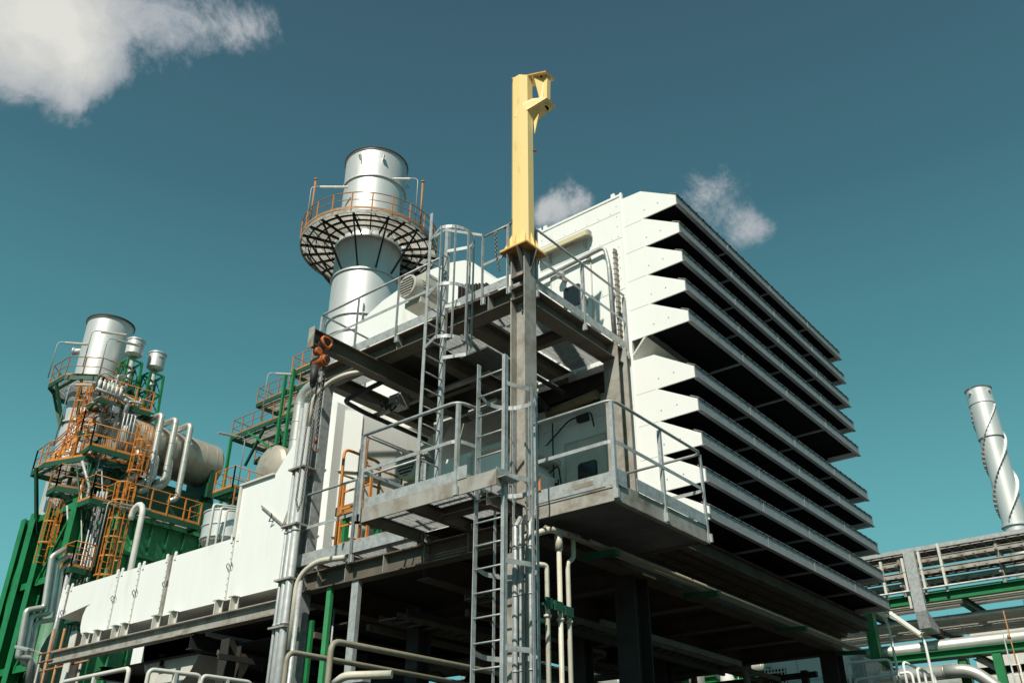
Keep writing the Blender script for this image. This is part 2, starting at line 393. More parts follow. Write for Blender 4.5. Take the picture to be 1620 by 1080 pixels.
# doors on the end wall
def house_door(z0, y0, y1, h, grp, lit):
    b = MB(); b.box(HX0 - .035, y0, z0, HX0 - .003, y1, z0 + h); d = b.build('door', WHITE if lit else OFFW, t, bevel=.01)  # unlit door takes the duller paint, its shade put into the colour
    b = MB()
    for a in ((y0 - .03, z0 - .03, y0 - .005, z0 + h + .03), (y1 + .005, z0 - .03, y1 + .03, z0 + h + .03), (y0 - .005, z0 + h + .005, y1 + .005, z0 + h + .03)):
        b.box(HX0 - .03, a[0], a[1], HX0, a[2], a[3])
    b.build('frame', OFFW, d)
    yc = (y0 + y1) / 2 - .03; zc = z0 + h * .66
    def rr(w, hh, r=.06): 
        o = []
        for cx, cy, a0 in ((w - r, hh - r, 0), (-w + r, hh - r, 90), (-w + r, -hh + r, 180), (w - r, -hh + r, 270)):
            for k in range(4): o.append((yc + cx + r * math.cos(R(a0 + 30 * k)), zc + cy + r * math.sin(R(a0 + 30 * k))))
        return o
    b = MB(); b.prism(rr(.2, .24), 'X', HX0 - .052, HX0 - .036); w = b.build('window', BLK, d)
    b = MB(); b.prism(rr(.175, .215), 'X', HX0 - .056, HX0 - .053); b.build('pane', GLASS, w)
    b = MB(); b.bar((HX0 - .09, y0 + .09, z0 + .95), (HX0 - .09, y0 + .09, z0 + 1.15), .03, .03); b.box(HX0 - .09, y0 + .07, z0 + 1.03, HX0 - .03, y0 + .11, z0 + 1.08); b.build('handle', GALV, d)
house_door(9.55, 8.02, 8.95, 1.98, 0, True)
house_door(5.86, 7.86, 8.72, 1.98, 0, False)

# fluorescent fitting, conduit and bell on the upper wall
t = thing('wall_lamp', 'long fluorescent fitting above the upper door of the white filter house', 'lamp', (12.2, 8.5, 12.1))
b = MB(); b.box(12.13, 7.93, 12.03, 12.25, 9.2, 12.15); b.build('housing', GALVB, t)
b = MB(); b.box(12.09, 7.96, 12.02, 12.135, 9.17, 12.13); b.build('diffuser', LENS, t)
b = MB(); b.box(12.25, 8.1, 11.85, 12.3, 8.13, 12.12); b.box(12.25, 8.95, 11.85, 12.3, 8.98, 12.12); b.build('bracket', GALV, t)
t = thing('wall_lamp', 'dim brownish tube lamp above the lower shaded door of the filter house', 'lamp', (12.2, 8.3, 8.5))
b = MB(); b.tube((12.12, 7.9, 8.55), (12.12, 9.0, 8.47), .085, 12); b.build('diffuser', mat('brown_tube', (.22, .17, .09), (.16, .12, .06), rough=.4), t)
b = MB(); b.box(12.17, 7.95, 8.45, 12.3, 8.95, 8.53); b.build('housing', DARK, t)
b = MB(); b.path(fillet([(12.2, 9.2, 11.5), (12.2, 8.6, 11.55), (12.2, 7.62, 11.62), (12.2, 7.55, 11.2), (12.2, 7.52, 9.5)], .12), .04, 8)
b.box(12.2, 8.0, 11.5, 12.29, 8.05, 11.62); b.box(12.2, 7.5, 10.5, 12.29, 7.58, 10.56)
single(b, 'conduit', GALV, 'bent galvanised conduit around the upper door of the filter house', 'conduit')
b = MB(); b.box(12.2, 7.40, 9.5, 12.29, 7.44, 11.5)
z = 9.6
while z < 11.5: b.box(12.19, 7.39, z, 12.295, 7.45, z + .02); z += .12
single(b, 'cable_tray', GALVB, 'narrow upright cable tray beside the corner of the filter house upper wall', 'cable tray')
t = thing('alarm_bell', 'small round grey lamp head fixed over the upper door', 'lamp', (12.2, 8.62, 11.55))
b = MB(); b.lathe((12.12, 8.62, 11.35), [(.0, -.06), (.07, -.05), (.09, 0), (.06, .08), (0, .1)], 12, axis='X'); b.build('shade', GALV, t)
b = MB(); b.tube((12.2, 8.62, 11.35), (12.3, 8.62, 11.35), .03, 8); b.tube((12.14, 8.62, 11.3), (12.14, 8.5, 11.15), .03, 8); b.build('bracket', GALVB, t)
# lower wall piping in the shade
b = MB()
for pts in ([(12.2, 9.1, 7.9), (12.2, 8.6, 8.25), (12.2, 8.1, 8.3), (12.2, 8.05, 8.0)], [(12.2, 8.95, 8.3), (12.2, 8.95, 6.2)], [(12.2, 8.85, 7.2), (12.2, 8.9, 6.1)], [(12.2, 9.15, 7.3), (12.15, 8.8, 7.45), (12.2, 8.78, 7.0), (12.2, 9.05, 6.9)]):
    b.path(fillet(pts, .1), .014, 6)
b.tube((12.1, 8.86, 6.85), (12.24, 8.86, 6.85), .09, 12); b.box(12.16, 8.9, 6.9, 12.28, 9.08, 7.15); b.tube((12.1, 8.98, 6.55), (12.24, 8.98, 6.55), .06, 10); b.box(12.18, 8.8, 6.3, 12.28, 9.1, 6.45)
b.box(12.2, 8.2, 8.18, 12.29, 8.42, 8.3)
single(b, 'gauge_panel', DARK, 'dark cluster of gauges and hoses left of the lower shaded door', 'gauges')

# ================================================================== MAST COLUMN
def hcol(name, label, cx, cy, z0, z1, m, along='X', w=.3, group=None, d=.3, cat='column'):
    t = thing(name, label, cat, (cx, cy, z0), group)
    f, wv = .02, .014
    if along == 'X':      # flanges face +-Y
        for s in (-1, 1): MB().box(cx - w / 2, cy + s * d / 2 - (f if s > 0 else 0), z0, cx + w / 2, cy + s * d / 2 + (f if s < 0 else 0), z1).build('flange', m, t)
        MB().box(cx - wv / 2, cy - d / 2 + f, z0, cx + wv / 2, cy + d / 2 - f, z1).build('web', m, t)
    else:
        for s in (-1, 1): MB().box(cx + s * d / 2 - (f if s > 0 else 0), cy - w / 2, z0, cx + s * d / 2 + (f if s < 0 else 0), cy + w / 2, z1).build('flange', m, t)
        MB().box(cx - d / 2 + f, cy - wv / 2, z0, cx + d / 2 - f, cy + wv / 2, z1).build('web', m, t)
    return t
KX, KY = 9.40, 7.41
t = hcol('steel_column', 'tall galvanised steel column directly under the yellow mast', KX, KY, 0, 9.84, GALVB, w=.28, d=.28)
for z in (9.36, 9.16, 8.96):
    MB().box(9.25, 7.282, z, 9.393, 7.538, z + .012).build('stiffener', BEAM, t)
b = MB()
for z in (9.27, 9.07, 8.87, 9.2, 8.78): b.tube((9.36, 7.41, z), (9.394, 7.41, z), .018, 6)
b.build('bolt', CHAIN, t)
for s, sy in ((1, 0), (-1, 0), (0, -1), (0, 1)):
    b = MB()
    if s: b.prism([(KX + s * .15, 9.84), (KX + s * .29, 9.84), (KX + s * .29, 9.80), (KX + s * .15, 9.45)], 'Y', KY - .008 - .1, KY + .008 - .1)
    else: b.prism([(KY + sy * .15, 9.84), (KY + sy * .29, 9.84), (KY + sy * .29, 9.80), (KY + sy * .15, 9.45)], 'X', KX - .008, KX + .008)
    b.build('gusset', BEAM, t)
MB().box(KX - .27, KY - .27, 9.845, KX + .27, KY + .27, 9.87).build('cap_plate', YELR, t)
# yellow mast
t = thing('crane_mast', 'yellow upright mast with open bracket at its top, bolted on the column', 'mast', (KX, KY, 9.87))
b = MB(); r8 = .19
prof = [(KX + r8 * math.cos(R(22.5 + 45 * k)), KY + r8 * math.sin(R(22.5 + 45 * k))) for k in range(8)]
b.prism(prof, 'Z', 9.89, 13.62); b.build('post', YEL, t)
MB().box(KX - .265, KY - .265, 9.872, KX + .265, KY + .265, 9.892).build('base_plate', YEL, t)
for k in range(8):
    a = R(45 * k); d = V((math.cos(a), math.sin(a), 0)); n = V((-d.y, d.x, 0)) * .008; c = V((KX, KY, 9.892))
    rr_ = .25 if k % 2 == 0 else .31
    p = [c + d * .17, c + d * rr_, c + d * rr_ + V((0, 0, .02)), c + d * .17 + V((0, 0, .34))]
    MB().add([v - n for v in p] + [v + n for v in p], [(3, 2, 1, 0), (4, 5, 6, 7), (0, 1, 5, 4), (1, 2, 6, 5), (2, 3, 7, 6), (3, 0, 4, 7)]).build('gusset', YEL, t)
def plate(poly, z, th): return MB().prism(poly, 'Z', z, z + th)
tp = plate([(9.235, 7.51), (9.33, 7.59), (9.52, 7.58), (9.6, 7.4), (9.74, 6.94), (9.48, 6.94)], 13.62, .025).build('top_plate', YEL, t)
MB().strip([(9.23, 7.51, 13.634), (9.476, 6.936, 13.634), (9.742, 6.936, 13.634)], .032, .008).build('plate_edge', YELR, tp)
lp = MB().quad((9.222, 7.42, 12.68), (9.58, 7.42, 12.68), (9.75, 6.93, 13.02), (9.48, 6.93, 13.02), .022).build('lower_plate', YEL, t)
MB().add([(9.212, 7.44, 12.66), (9.478, 6.93, 13.02), (9.37, 7.16, 13.04), (9.225, 7.36, 12.9), (9.224, 7.44, 12.66), (9.488, 6.93, 13.02), (9.38, 7.16, 13.04), (9.235, 7.36, 12.9)], [(3, 2, 1, 0), (4, 5, 6, 7), (0, 1, 5, 4), (1, 2, 6, 5), (2, 3, 7, 6), (3, 0, 4, 7)]).build('side_plate', YEL, t)
MB().add([(9.575, 7.42, 12.68), (9.755, 6.93, 13.02), (9.60, 7.22, 13.04), (9.585, 7.42, 12.68), (9.765, 6.93, 13.02), (9.61, 7.22, 13.04)], [(2, 1, 0), (3, 4, 5), (0, 1, 4, 3), (1, 2, 5, 4), (2, 0, 3, 5)]).build('side_plate', YEL, t)
b = MB(); b.tube((9.61, 7.045, 12.925), (9.615, 7.04, 12.95), .085, 18); b.build('bearing_ring', YEL, lp)
b = MB(); b.tube((9.61, 7.045, 12.915), (9.612, 7.043, 12.93), .055, 16); b.build('bore', BLACK, lp)
b = MB(); b.prism([(7.22, 12.35), (7.1, 12.85), (7.24, 12.75)], 'X', 9.5, 9.52); b.build('bracket_rib', YEL, t)
b = MB(); b.bar((9.58, 7.0, 13.0), (9.60, 6.99, 13.62), .1, .07); b.build('pivot_post', YEL, t)
b = MB(); b.quad((9.42, 7.16, 13.62), (9.56, 7.03, 13.62), (9.54, 7.05, 13.05), (9.50, 7.1, 13.1), .015); b.build('bracket_rib', YEL, t)
for bx_, by_ in ((9.50, 7.05), (9.56, 6.98), (9.63, 6.97), (9.66, 7.04), (9.58, 7.1), (9.48, 7.12)): MB().tube((bx_, by_, 13.585), (bx_, by_, 13.67), .014, 6).build('bolt', DARK, t)
b = MB(); b.bar((9.50, 6.98, 13.66), (9.72, 6.96, 13.66), .04, .03); b.build('clamp', DARK, t)
b = MB(); b.tube((9.51, 7.28, 12.02), (9.57, 7.24, 12.02), .022, 8); b.build('shackle', RUSTO, t)

# ================================================================== UPPER PLATFORM
UZ = 9.28
t = thing('upper_platform', 'upper galvanised walkway with grating floor and railings around the mast column', 'platform', (9.25, 7.4, UZ)); UPL = t
b = MB(); b.ibeam((9.40, 7.57, 9.1), (9.40, 12.1, 9.1), .3, .3); b.build('edge_beam', BEAM, t)
b = MB(); b.ibeam((9.56, 7.43, 9.09), (12.2, 7.43, 9.09), .28, .3); b.build('edge_beam', BEAM, t)
b = MB()
for y in (8.0, 9.0, 10.05, 11.1): MB().box(9.256, y, 8.97, 9.393, y + .012, 9.232).build('stiffener', GALVB, t)
for y in (8.62, 9.85, 11.1, 12.05):
    b = MB(); b.ibeam((9.56, y, 9.09), (12.28, y, 9.09), .2, .28); b.build('cross_beam', BEAM, t)
b = MB(); b.ibeam((10.8, 7.46, 9.1), (10.8, 8.52, 9.1), .12, .22); b.build('cross_beam', BEAM, t)
b = MB(); b.ibeam((11.2, 9.95, 9.1), (11.2, 11.0, 9.1), .12, .22); b.build('cross_beam', BEAM, t)
for (x0, x1, y0, y1, ax) in ((9.3, 12.25, 7.4, 8.5, 'X'), (9.3, 12.25, 8.62, 9.78, 'X'), (9.3, 9.9, 9.98, 10.9, 'Y'), (9.75, 11.1, 11.2, 11.5, 'Y'), (9.3, 10.2, 11.25, 12.05, 'Y')):
    grating(x0, x1, y0, y1, UZ, .034, 'Y', .036, .1, .004).build('floor_grating', GALV, t)
MB().box(9.92, 9.86, UZ - .01, 12.28, 11.15, UZ).build('floor_plate', DARK, t)
MB().box(11.2, 11.2, UZ - .01, 12.28, 12.1, UZ - .002).build('floor_plate', DARK, t)
b = MB(); b.box(9.236, 7.57, 9.27, 9.246, 12.12, 9.42); b.build('toe_board', GALV, t)
b = MB(); b.box(9.56, 7.285, 9.27, 12.22, 7.295, 9.42); b.build('toe_board', GALV, t)
railing(t, [(9.22, 8.98, UZ), (9.22, 12.14, UZ), (10.4, 12.14, UZ)], GALV, 1.12, 1.05, kick=False, corner=.05)
railing(t, [(9.22, 7.55, UZ), (9.22, 8.08, UZ)], GALV, 1.12, .55, kick=False)
railing(t, [(9.58, 7.28, UZ), (12.22, 7.28, UZ)], GALV, 1.12, 1.3, kick=False)
# hanging chain between the rail post and the mast
def chain(pts, m, r=.006, pitch=.034, lw=.011):
    b = MB(); P = [V(p) for p in pts]; L_ = 0; k = 0
    seg = []
    for a, c in zip(P, P[1:]):
        n = max(1, int((c - a).length / pitch))
        for i in range(n): seg.append((a.lerp(c, i / n), (c - a).normalized()))
    for i, (p, d) in enumerate(seg):
        u = V((0, 1, 0)) if abs(d.y) < .7 else V((1, 0, 0)); s1 = d.cross(u).normalized(); s2 = d.cross(s1).normalized()
        w = s1 if i % 2 else s2
        ring = [p + d * (math.cos(R(60 * j)) * pitch * .72) + w * (math.sin(R(60 * j)) * lw * 1.3) for j in range(6)]
        b.path(ring, r, 4, closed=True)
    return b
pts = [(9.22, 7.62, 10.38 - .0)] + [(9.22 + .05 * k / 8, 7.62 - .2 * k / 8, 10.38 + .28 * (k / 8) ** 2) for k in range(1, 9)]
single(chain(pts, CHAIN, .008, .04, .014), 'chain', CHAIN, 'thin safety chain from the upper handrail up to the yellow mast', 'chain')
single(chain([(9.2, 7.82, 10.35), (9.2, 7.80, 9.9), (9.2, 7.72, 9.55)], CHAIN, .008, .04, .014), 'chain', CHAIN, 'short chain hanging on the gate gap of the upper railing', 'chain')
b = MB(); b.box(9.6, 7.62, 9.3, 9.75, 7.8, 9.48); single(b, 'junction_box', RUSTO, 'small rusty orange box on the upper walkway by the mast foot', 'box')

# ================================================================== HOIST
t = thing('hoist_beam', 'dark cantilever I-beam carrying the orange chain hoist', 'beam', (7.9, 10.6, 8.79))
MB().ibeam((7.88, 10.6, 8.79), (10.9, 10.6, 8.79), .15, .28).build('beam', BEAM, t)
MB().box(7.87, 10.53, 8.6, 7.885, 10.67, 8.98).build('end_plate', GALVB, t)
t = thing('chain_hoist', 'orange chain hoist and trolley with dangling chains and black chain bag', 'chain hoist', (8.12, 10.6, 8.6))
b = MB()
for y in (10.49, 10.71):
    b.path([(8.12 + dx, y, 8.74 + dz) for dx, dz in ((-.11, .04), (-.08, .09), (.0, .10), (.08, .08), (.10, .01), (.05, -.07), (.0, -.08), (-.06, -.04))], .024, 6, closed=True)
b.build('trolley', RUSTO, t)
b = MB()
for x in (8.03, 8.2):
    for y in (10.53, 10.67): b.tube((x, y - .02, 8.70), (x, y + .02, 8.70), .05, 12)
b.build('wheel', DARK, t)
b = MB(); b.tube((8.12, 10.49, 8.44), (8.12, 10.71, 8.44), .098, 16); b.tube((8.12, 10.44, 8.44), (8.12, 10.5, 8.44), .075, 12); b.tube((8.0, 10.5, 8.56), (8.0, 10.6, 8.56), .07, 10); b.tube((8.12, 10.6, 8.5), (8.12, 10.6, 8.66), .03, 8); b.build('gear_housing', RUSTO, t, bevel=.01)
b = MB(); b.tube((8.12, 10.42, 8.44), (8.12, 10.46, 8.44), .05, 12); b.tube((8.12, 10.72, 8.44), (8.12, 10.76, 8.44), .09, 12); b.build('hub', DARK, t)
b = MB(); b.tube((8.02, 10.6, 8.32), (8.02, 10.6, 7.98), .07, 10, .05); b.lathe((8.02, 10.6, 7.98), [(.05, 0), (.03, -.04), (0, -.05)], 10); b.build('chain_bag', BLK, t)
for pp in ([(8.15, 10.55, 8.35), (8.17, 10.55, 7.1)], [(8.21, 10.58, 8.35), (8.19, 10.57, 7.1)]):
    chain(pp, CHAIN, .008, .04, .015).build('chain', CHAIN, t)
for pp in ([(8.1, 10.7, 8.35), (8.05, 10.7, 6.1), (8.1, 10.69, 5.95), (8.15, 10.7, 6.1), (8.2, 10.72, 8.3)],):
    chain(pp, CHAIN, .006, .034, .012).build('chain', CHAIN, t)
b = MB(); b.path([(8.18, 10.56, 7.1), (8.18, 10.56, 7.02), (8.13, 10.56, 6.98), (8.13, 10.56, 6.9), (8.18, 10.56, 6.87), (8.23, 10.56, 6.9), (8.24, 10.56, 6.95)], .013, 6); b.tube((8.18, 10.56, 7.12), (8.18, 10.56, 7.02), .03, 8); b.build('hook', mat('brown_hook', (.16, .07, .03), (.08, .04, .02), rough=.5), t)

# ================================================================== LOWER PLATFORM
LZ = 5.6
t = thing('lower_platform', 'lower steel deck running back from the mast column under the upper walkway', 'platform', (9.25, 8, LZ))
b = MB(); b.ibeam((9.36, 7.57, 5.28), (9.36, 12.2, 5.28), .22, .3); b.build('edge_beam', BEAM, t)
b = MB()
for y in (8.3, 9.15, 10.0, 10.85, 11.5): MB().box(9.256, y, 5.15, 9.353, y + .012, 5.41).build('stiffener', GALVB, t)
b = MB()
for y in (8.3, 9.15, 10.0, 10.85, 11.6): b.ibeam((9.3, y, 5.5), (12.2, y, 5.5), .06, .12, .008, .008)
b.build('floor_joist', GALVB, t)
b = MB(); b.box(9.225, 9.2, 5.56, 9.235, 12.2, 5.76); b.build('toe_board', GALV, t)
grating(9.25, 12.28, 9.2, 12.1, LZ, .036, 'Y', .034, .1, .004).build('floor_grating', GALV, t)
MB().box(9.27, 7.57, LZ - .01, 12.28, 9.19, LZ - .002).build('floor_plate', DARK, t)
MB().box(10.3, 9.3, LZ - .05, 12.28, 12.1, LZ - .04).build('floor_plate', DARK, t)
railing(t, [(9.2, 9.2, LZ), (9.2, 12.15, LZ)], GALV, 1.16, 1.45, kick=False)
# left balcony
BX, BY0, BY1, BZ = 8.0, 6.74, 9.17, 5.62
t = thing('balcony', 'projecting galvanised balcony left of the mast column, where the caged ladder stands', 'balcony', (BX, BY0, BZ))
b = MB(); b.box(BX, BY0, 5.43, BX + .02, BY1, 5.63); b.build('edge_beam', GALVB, t)
b = MB(); b.box(BX + .02, BY0, 5.43, 8.12, BY0 + .012, 5.63); b.build('edge_beam', GALVB, t)
b = MB(); b.chan((BX + .02, BY1, 5.53), (9.25, BY1, 5.53), .06, .2, flip=1); b.build('edge_beam', BEAM, t)
b = MB(); b.ibeam((BX + .02, 8.25, 5.51), (9.25, 8.25, 5.51), .1, .18); b.build('cross_beam', BEAM, t)
b = MB(); b.ibeam((BX + .5, 7.32, 5.51), (9.25, 7.32, 5.51), .1, .18); b.build('cross_beam', BEAM, t)
b = MB(); b.ibeam((8.62, 7.4, 5.51), (8.62, 8.2, 5.51), .1, .16); b.build('cross_beam', BEAM, t)
grating(BX + .03, 9.24, 7.4, BY1 - .01, BZ, .036, 'Y', .034, .1, .004).build('floor_grating', GALV, t)
b = MB(); b.box(BX + .03, 7.4, BZ, BX + .04, BY1, BZ + .16); b.box(BX + .04, 7.4, BZ, 8.3, 7.41, BZ + .16); b.box(BX - .01, 7.22, 5.63, BX, 7.4, 5.8) ; b.build('toe_board', GALV, t)
railing(t, [(9.2, BY1 + .02, BZ), (BX - .03, BY1 + .02, BZ)], GALV, 1.1, 1.15, kick=False)
railing(t, [(BX - .03, BY1 + .02, BZ), (BX - .03, 7.38, BZ), (8.34, 7.34, BZ)], GALV, 1.1, 1.25, kick=False, corner=.16, r=.025)
b = MB(); b.box(8.02, 7.0, 5.5, 8.05, 7.26, 5.6); b.angle((8.02, 6.76, 5.52), (8.3, 6.76, 5.52), .15, .01); b.build('ladder_bracket', GALV, t)
# right balcony
t = thing('balcony', 'box-edged galvanised balcony right of the mast column, in front of the lower door', 'balcony', (9.25, 5.82, 5.4))
CX1 = 11.62
b = MB(); b.box(9.25, 5.82, 5.37, 9.27, 7.24, 5.40); b.box(9.262, 5.83, 5.40, 9.27, 7.24, 5.55); b.box(9.25, 5.82, 5.55, 9.31, 7.24, 5.57); b.build('edge_beam', GALVB, t)
b = MB(); b.box(9.27, 5.82, 5.37, CX1, 5.84, 5.62); b.box(9.27, 5.78, 5.35, CX1, 5.86, 5.37); b.build('edge_beam', GALVB, t)
b = MB(); b.box(CX1 - .02, 5.84, 5.37, CX1, 7.24, 5.62); b.box(9.27, 7.22, 5.37, CX1, 7.24, 5.5); b.build('edge_beam', BEAM, t)
b = MB(); b.box(9.28, 5.86, 5.40, 10.5, 7.2, 5.412); b.box(10.515, 5.86, 5.40, CX1 - .03, 7.2, 5.412); b.build('soffit_plate', mat('dull_plate', (.13, .135, .13), (.09, .09, .085), rough=.6, scale=3), t)
MB().box(9.27, 5.86, 5.55, CX1 - .02, 7.22, 5.565).build('floor_plate', GALVB, t)
b = MB(); b.box(9.24, 5.85, 5.58, 9.25, 7.05, 5.76); b.box(9.24, 5.80, 5.58, 9.5, 5.808, 5.8); b.box(9.75, 5.80, 5.62, CX1, 5.808, 5.79); b.build('toe_board', GALV, t)
MB().box(9.236, 6.15, 5.64, 9.24, 6.45, 5.7).build('name_plate', GALVB, t)
railing(t, [(9.22, 7.1, 5.58), (9.22, 5.79, 5.58), (CX1 + .04, 5.79, 5.58), (CX1 + .04, 7.2, 5.58)], GALV, 1.16, 1.0, kick=False, corner=.14, r=.022)
b = MB(); b.box(9.22, 6.99, 5.75, 9.235, 7.05, 5.95); single(b, 'tag_plate', mat('orange_tag', (.62, .2, .08), rough=.5), 'small orange rust patch plate on the toe board by the column', 'plate')

# ================================================================== LADDERS
def ladder1():
    t = thing('caged_ladder', 'long galvanised access ladder with hoops rising from below beside the mast column', 'ladder', (8.22, 7.0, 0))
    x, ya, yb, z0, z1 = 8.22, 6.77, 7.25, .2, 7.32
    for y in (ya, yb): MB().box(x - .035, y - .006, z0, x + .035, y + .006, z1).build('stringer', GALV, t)
    MB().box(x - .04, ya - .0115, z0, x - .03, ya + .04, z1).build('stringer', GALV, t)
    k = 0; z = .45
    while z < z1:
        MB().tube((x, ya, z), (x, yb, z), .012, 6).build('rung', GALV, t); z += .29
    cg = MB()
    cy = (ya + yb) / 2; ring = lambda z: [(x, yb + .0, z)] + [(x + .36 + .36 * math.sin(R(a)), cy + .36 * math.cos(R(a)), z) for a in range(-10, 191, 15)] + [(x, ya, z)]
    zs = [z for z in (2.6, 3.55, 4.55, 5.62, 6.9)]
    for z in zs: MB().strip(ring(z), .06, .008).build('hoop', GALV, t)
    for a in (20, 60, 100, 145, 175):
        p = (x + .365 + .36 * math.sin(R(a)), cy + .36 * math.cos(R(a)))
        MB().bar((*p, 2.4), (*p, 5.62 if a < 50 else 6.95), .045, .008).build('cage_bar', GALV, t)
ladder1()
def ladder2():
    t = thing('caged_ladder', 'short caged ladder climbing from the balcony to the upper walkway', 'ladder', (9.0, 8.82, 5.62))
    y, xa, xb, z0, z1 = 8.84, 8.72, 9.14, 5.64, 10.95
    MB().box(xa - .006, y - .03, z0, xa + .006, y + .03, z1).build('stringer', GALV, t)
    MB().angle((xb, y, z0), (xb, y, z1), .07, .01, up=(1, 0, 0)).build('stringer', GALV, t)
    z = z0 + .28
    while z < z1 - .6:
        MB().tube((xa, y, z), (xb, y, z), .012, 6).build('rung', GALV, t); z += .29
    cx = (xa + xb) / 2; r = .36
    ring = lambda z: [(xa, y, z)] + [(cx + r * math.cos(R(a)), y - .30 + r * math.sin(R(a)), z) for a in range(190, 351, 16)] + [(xb, y, z)]
    for z in (8.35, 9.30, 10.40): MB().strip(ring(z), .06, .008).build('hoop', GALV, t)
    for a in (195, 232, 270, 308, 345):
        p = (cx + (r + .006) * math.cos(R(a)), y - .3 + (r + .006) * math.sin(R(a)))
        MB().bar((*p, 8.33), (*p, 10.42), .04, .008).build('cage_bar', GALV, t)
    MB().strip([(xa, y, 10.42), (xa + .0, 8.5, 10.45), (9.18, 8.1, 10.42)], .05, .01).build('exit_bar', GALV, t)
ladder2()

# ================================================================== LEFT CORNER COLUMN and conduits
t = hcol('steel_column', 'steel corner column at the left end of the decks, wrapped in conduits', 9.37, 12.0, 0, 9.0, GALV, 'X', .2, None, .22)
K2B = [(9.05, 12.18), (9.05, 12.06), (9.05, 11.93)]
for i, ((x, y), r, top, lab) in enumerate(zip(K2B, (.03, .05, .07), (8.4, 8.45, 7.95), ('thin outer grey conduit strapped to the left corner column', 'middle grey conduit strapped to the left corner column', 'thickest grey conduit strapped to the left corner column'))):
    b = MB(); b.path([(x, y, 0), (x, y, top)], r, 12)
    for z in (3.0, 4.6, 5.3, 6.1, 7.2): b.tube((x, y, z), (x, y, z + .03), r + .012, 12)
    single(b, 'conduit', GALVC, lab, 'conduit', 'conduits on the left corner column')
b = MB()
for z in (4.55, 5.3, 6.2, 7.2): b.box(8.96, 11.84, z, 9.27, 12.24, z + .03)
single(b, 'conduit_clamp', GALVB, 'flat clamp bars holding the conduits to the left corner column', 'clamp')
b = MB(); b.path(fillet([(9.05, 11.93, 7.95), (9.05, 11.93, 8.5), (9.1, 11.6, 8.75), (9.2, 11.25, 8.85), (9.4, 11.0, 8.9)], .3, 8), .045, 10)
single(b, 'flexible_hose', PIPEW, 'beige flexible hose curving up under the upper walkway at the left corner', 'hose')
b = MB(); b.path(fillet([(9.05, 11.75, 4.2), (9.05, 11.75, 5.3), (9.1, 11.4, 5.52), (9.15, 10.95, 5.5), (9.2, 10.8, 5.5)], .3, 8), .045, 10)
single(b, 'flexible_hose', PIPEW, 'beige flexible hose curving onto the lower deck beam at the left corner', 'hose')
b = MB(); b.path([(9.08, 11.70, 5.35), (9.08, 11.70, 0)], .04, 10); single(b, 'conduit', GALV, 'slim conduit dropping just right of the left corner column', 'conduit', 'conduits on the left corner column')

# ================================================================== HOUSE COLUMNS and BASE BEAMS
hcol('steel_column', 'grey column in front of the filter house corner, between lower and upper deck', 11.95, 7.38, 5.6, 9.25, GALVB, 'Y', .3)
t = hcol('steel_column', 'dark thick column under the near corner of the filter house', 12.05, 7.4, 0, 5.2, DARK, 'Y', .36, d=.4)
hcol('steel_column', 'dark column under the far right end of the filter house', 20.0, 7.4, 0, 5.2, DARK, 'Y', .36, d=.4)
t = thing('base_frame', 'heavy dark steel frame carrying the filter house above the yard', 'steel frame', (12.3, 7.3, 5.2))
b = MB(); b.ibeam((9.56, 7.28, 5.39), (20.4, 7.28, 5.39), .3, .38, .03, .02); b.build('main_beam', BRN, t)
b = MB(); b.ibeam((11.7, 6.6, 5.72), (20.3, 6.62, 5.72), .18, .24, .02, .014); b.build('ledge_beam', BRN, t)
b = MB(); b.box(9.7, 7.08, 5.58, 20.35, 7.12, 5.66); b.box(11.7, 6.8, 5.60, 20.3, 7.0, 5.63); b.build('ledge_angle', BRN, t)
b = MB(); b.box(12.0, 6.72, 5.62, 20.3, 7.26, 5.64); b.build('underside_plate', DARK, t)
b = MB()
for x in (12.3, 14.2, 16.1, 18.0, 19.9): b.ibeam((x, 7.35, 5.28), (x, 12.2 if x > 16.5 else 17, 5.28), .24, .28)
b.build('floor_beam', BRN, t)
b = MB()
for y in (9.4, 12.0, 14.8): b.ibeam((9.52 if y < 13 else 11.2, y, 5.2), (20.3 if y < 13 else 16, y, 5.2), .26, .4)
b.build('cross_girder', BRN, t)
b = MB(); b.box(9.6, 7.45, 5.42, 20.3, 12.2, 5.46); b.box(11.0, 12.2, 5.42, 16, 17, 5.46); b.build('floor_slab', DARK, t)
for x, y in ((10.9, 10.8), (13.4, 9.3), (16.3, 9.4), (19.8, 12), (13.2, 14.5), (10.5, 15.4), (16.2, 17.0)):
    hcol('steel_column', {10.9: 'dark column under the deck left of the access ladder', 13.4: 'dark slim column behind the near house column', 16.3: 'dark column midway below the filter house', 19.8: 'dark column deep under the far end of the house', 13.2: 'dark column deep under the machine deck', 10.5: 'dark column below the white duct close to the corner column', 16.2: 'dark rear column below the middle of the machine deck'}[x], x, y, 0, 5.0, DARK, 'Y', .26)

# pipes running under the filter house edge
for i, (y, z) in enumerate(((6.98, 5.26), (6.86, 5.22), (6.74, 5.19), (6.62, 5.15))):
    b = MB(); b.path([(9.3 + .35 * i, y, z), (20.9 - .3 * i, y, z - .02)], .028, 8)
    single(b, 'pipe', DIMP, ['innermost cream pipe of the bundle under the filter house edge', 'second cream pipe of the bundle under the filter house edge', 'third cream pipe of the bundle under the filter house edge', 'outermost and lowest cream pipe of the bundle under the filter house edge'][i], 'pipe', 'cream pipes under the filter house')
for i, x in enumerate((10.3, 13.2, 16.6, 19.6)):
    b = MB(); b.bar((x, 7.1, 5.1), (x, 6.5, 5.06), .12, .07)
    single(b, 'pipe_bracket', DGRN, ['green bracket under the cream pipes just behind the right balcony', 'green bracket under the cream pipes near the thick house column', 'green bracket under the cream pipes midway along the house', 'green bracket under the cream pipes at the far end of the house'][i], 'bracket')
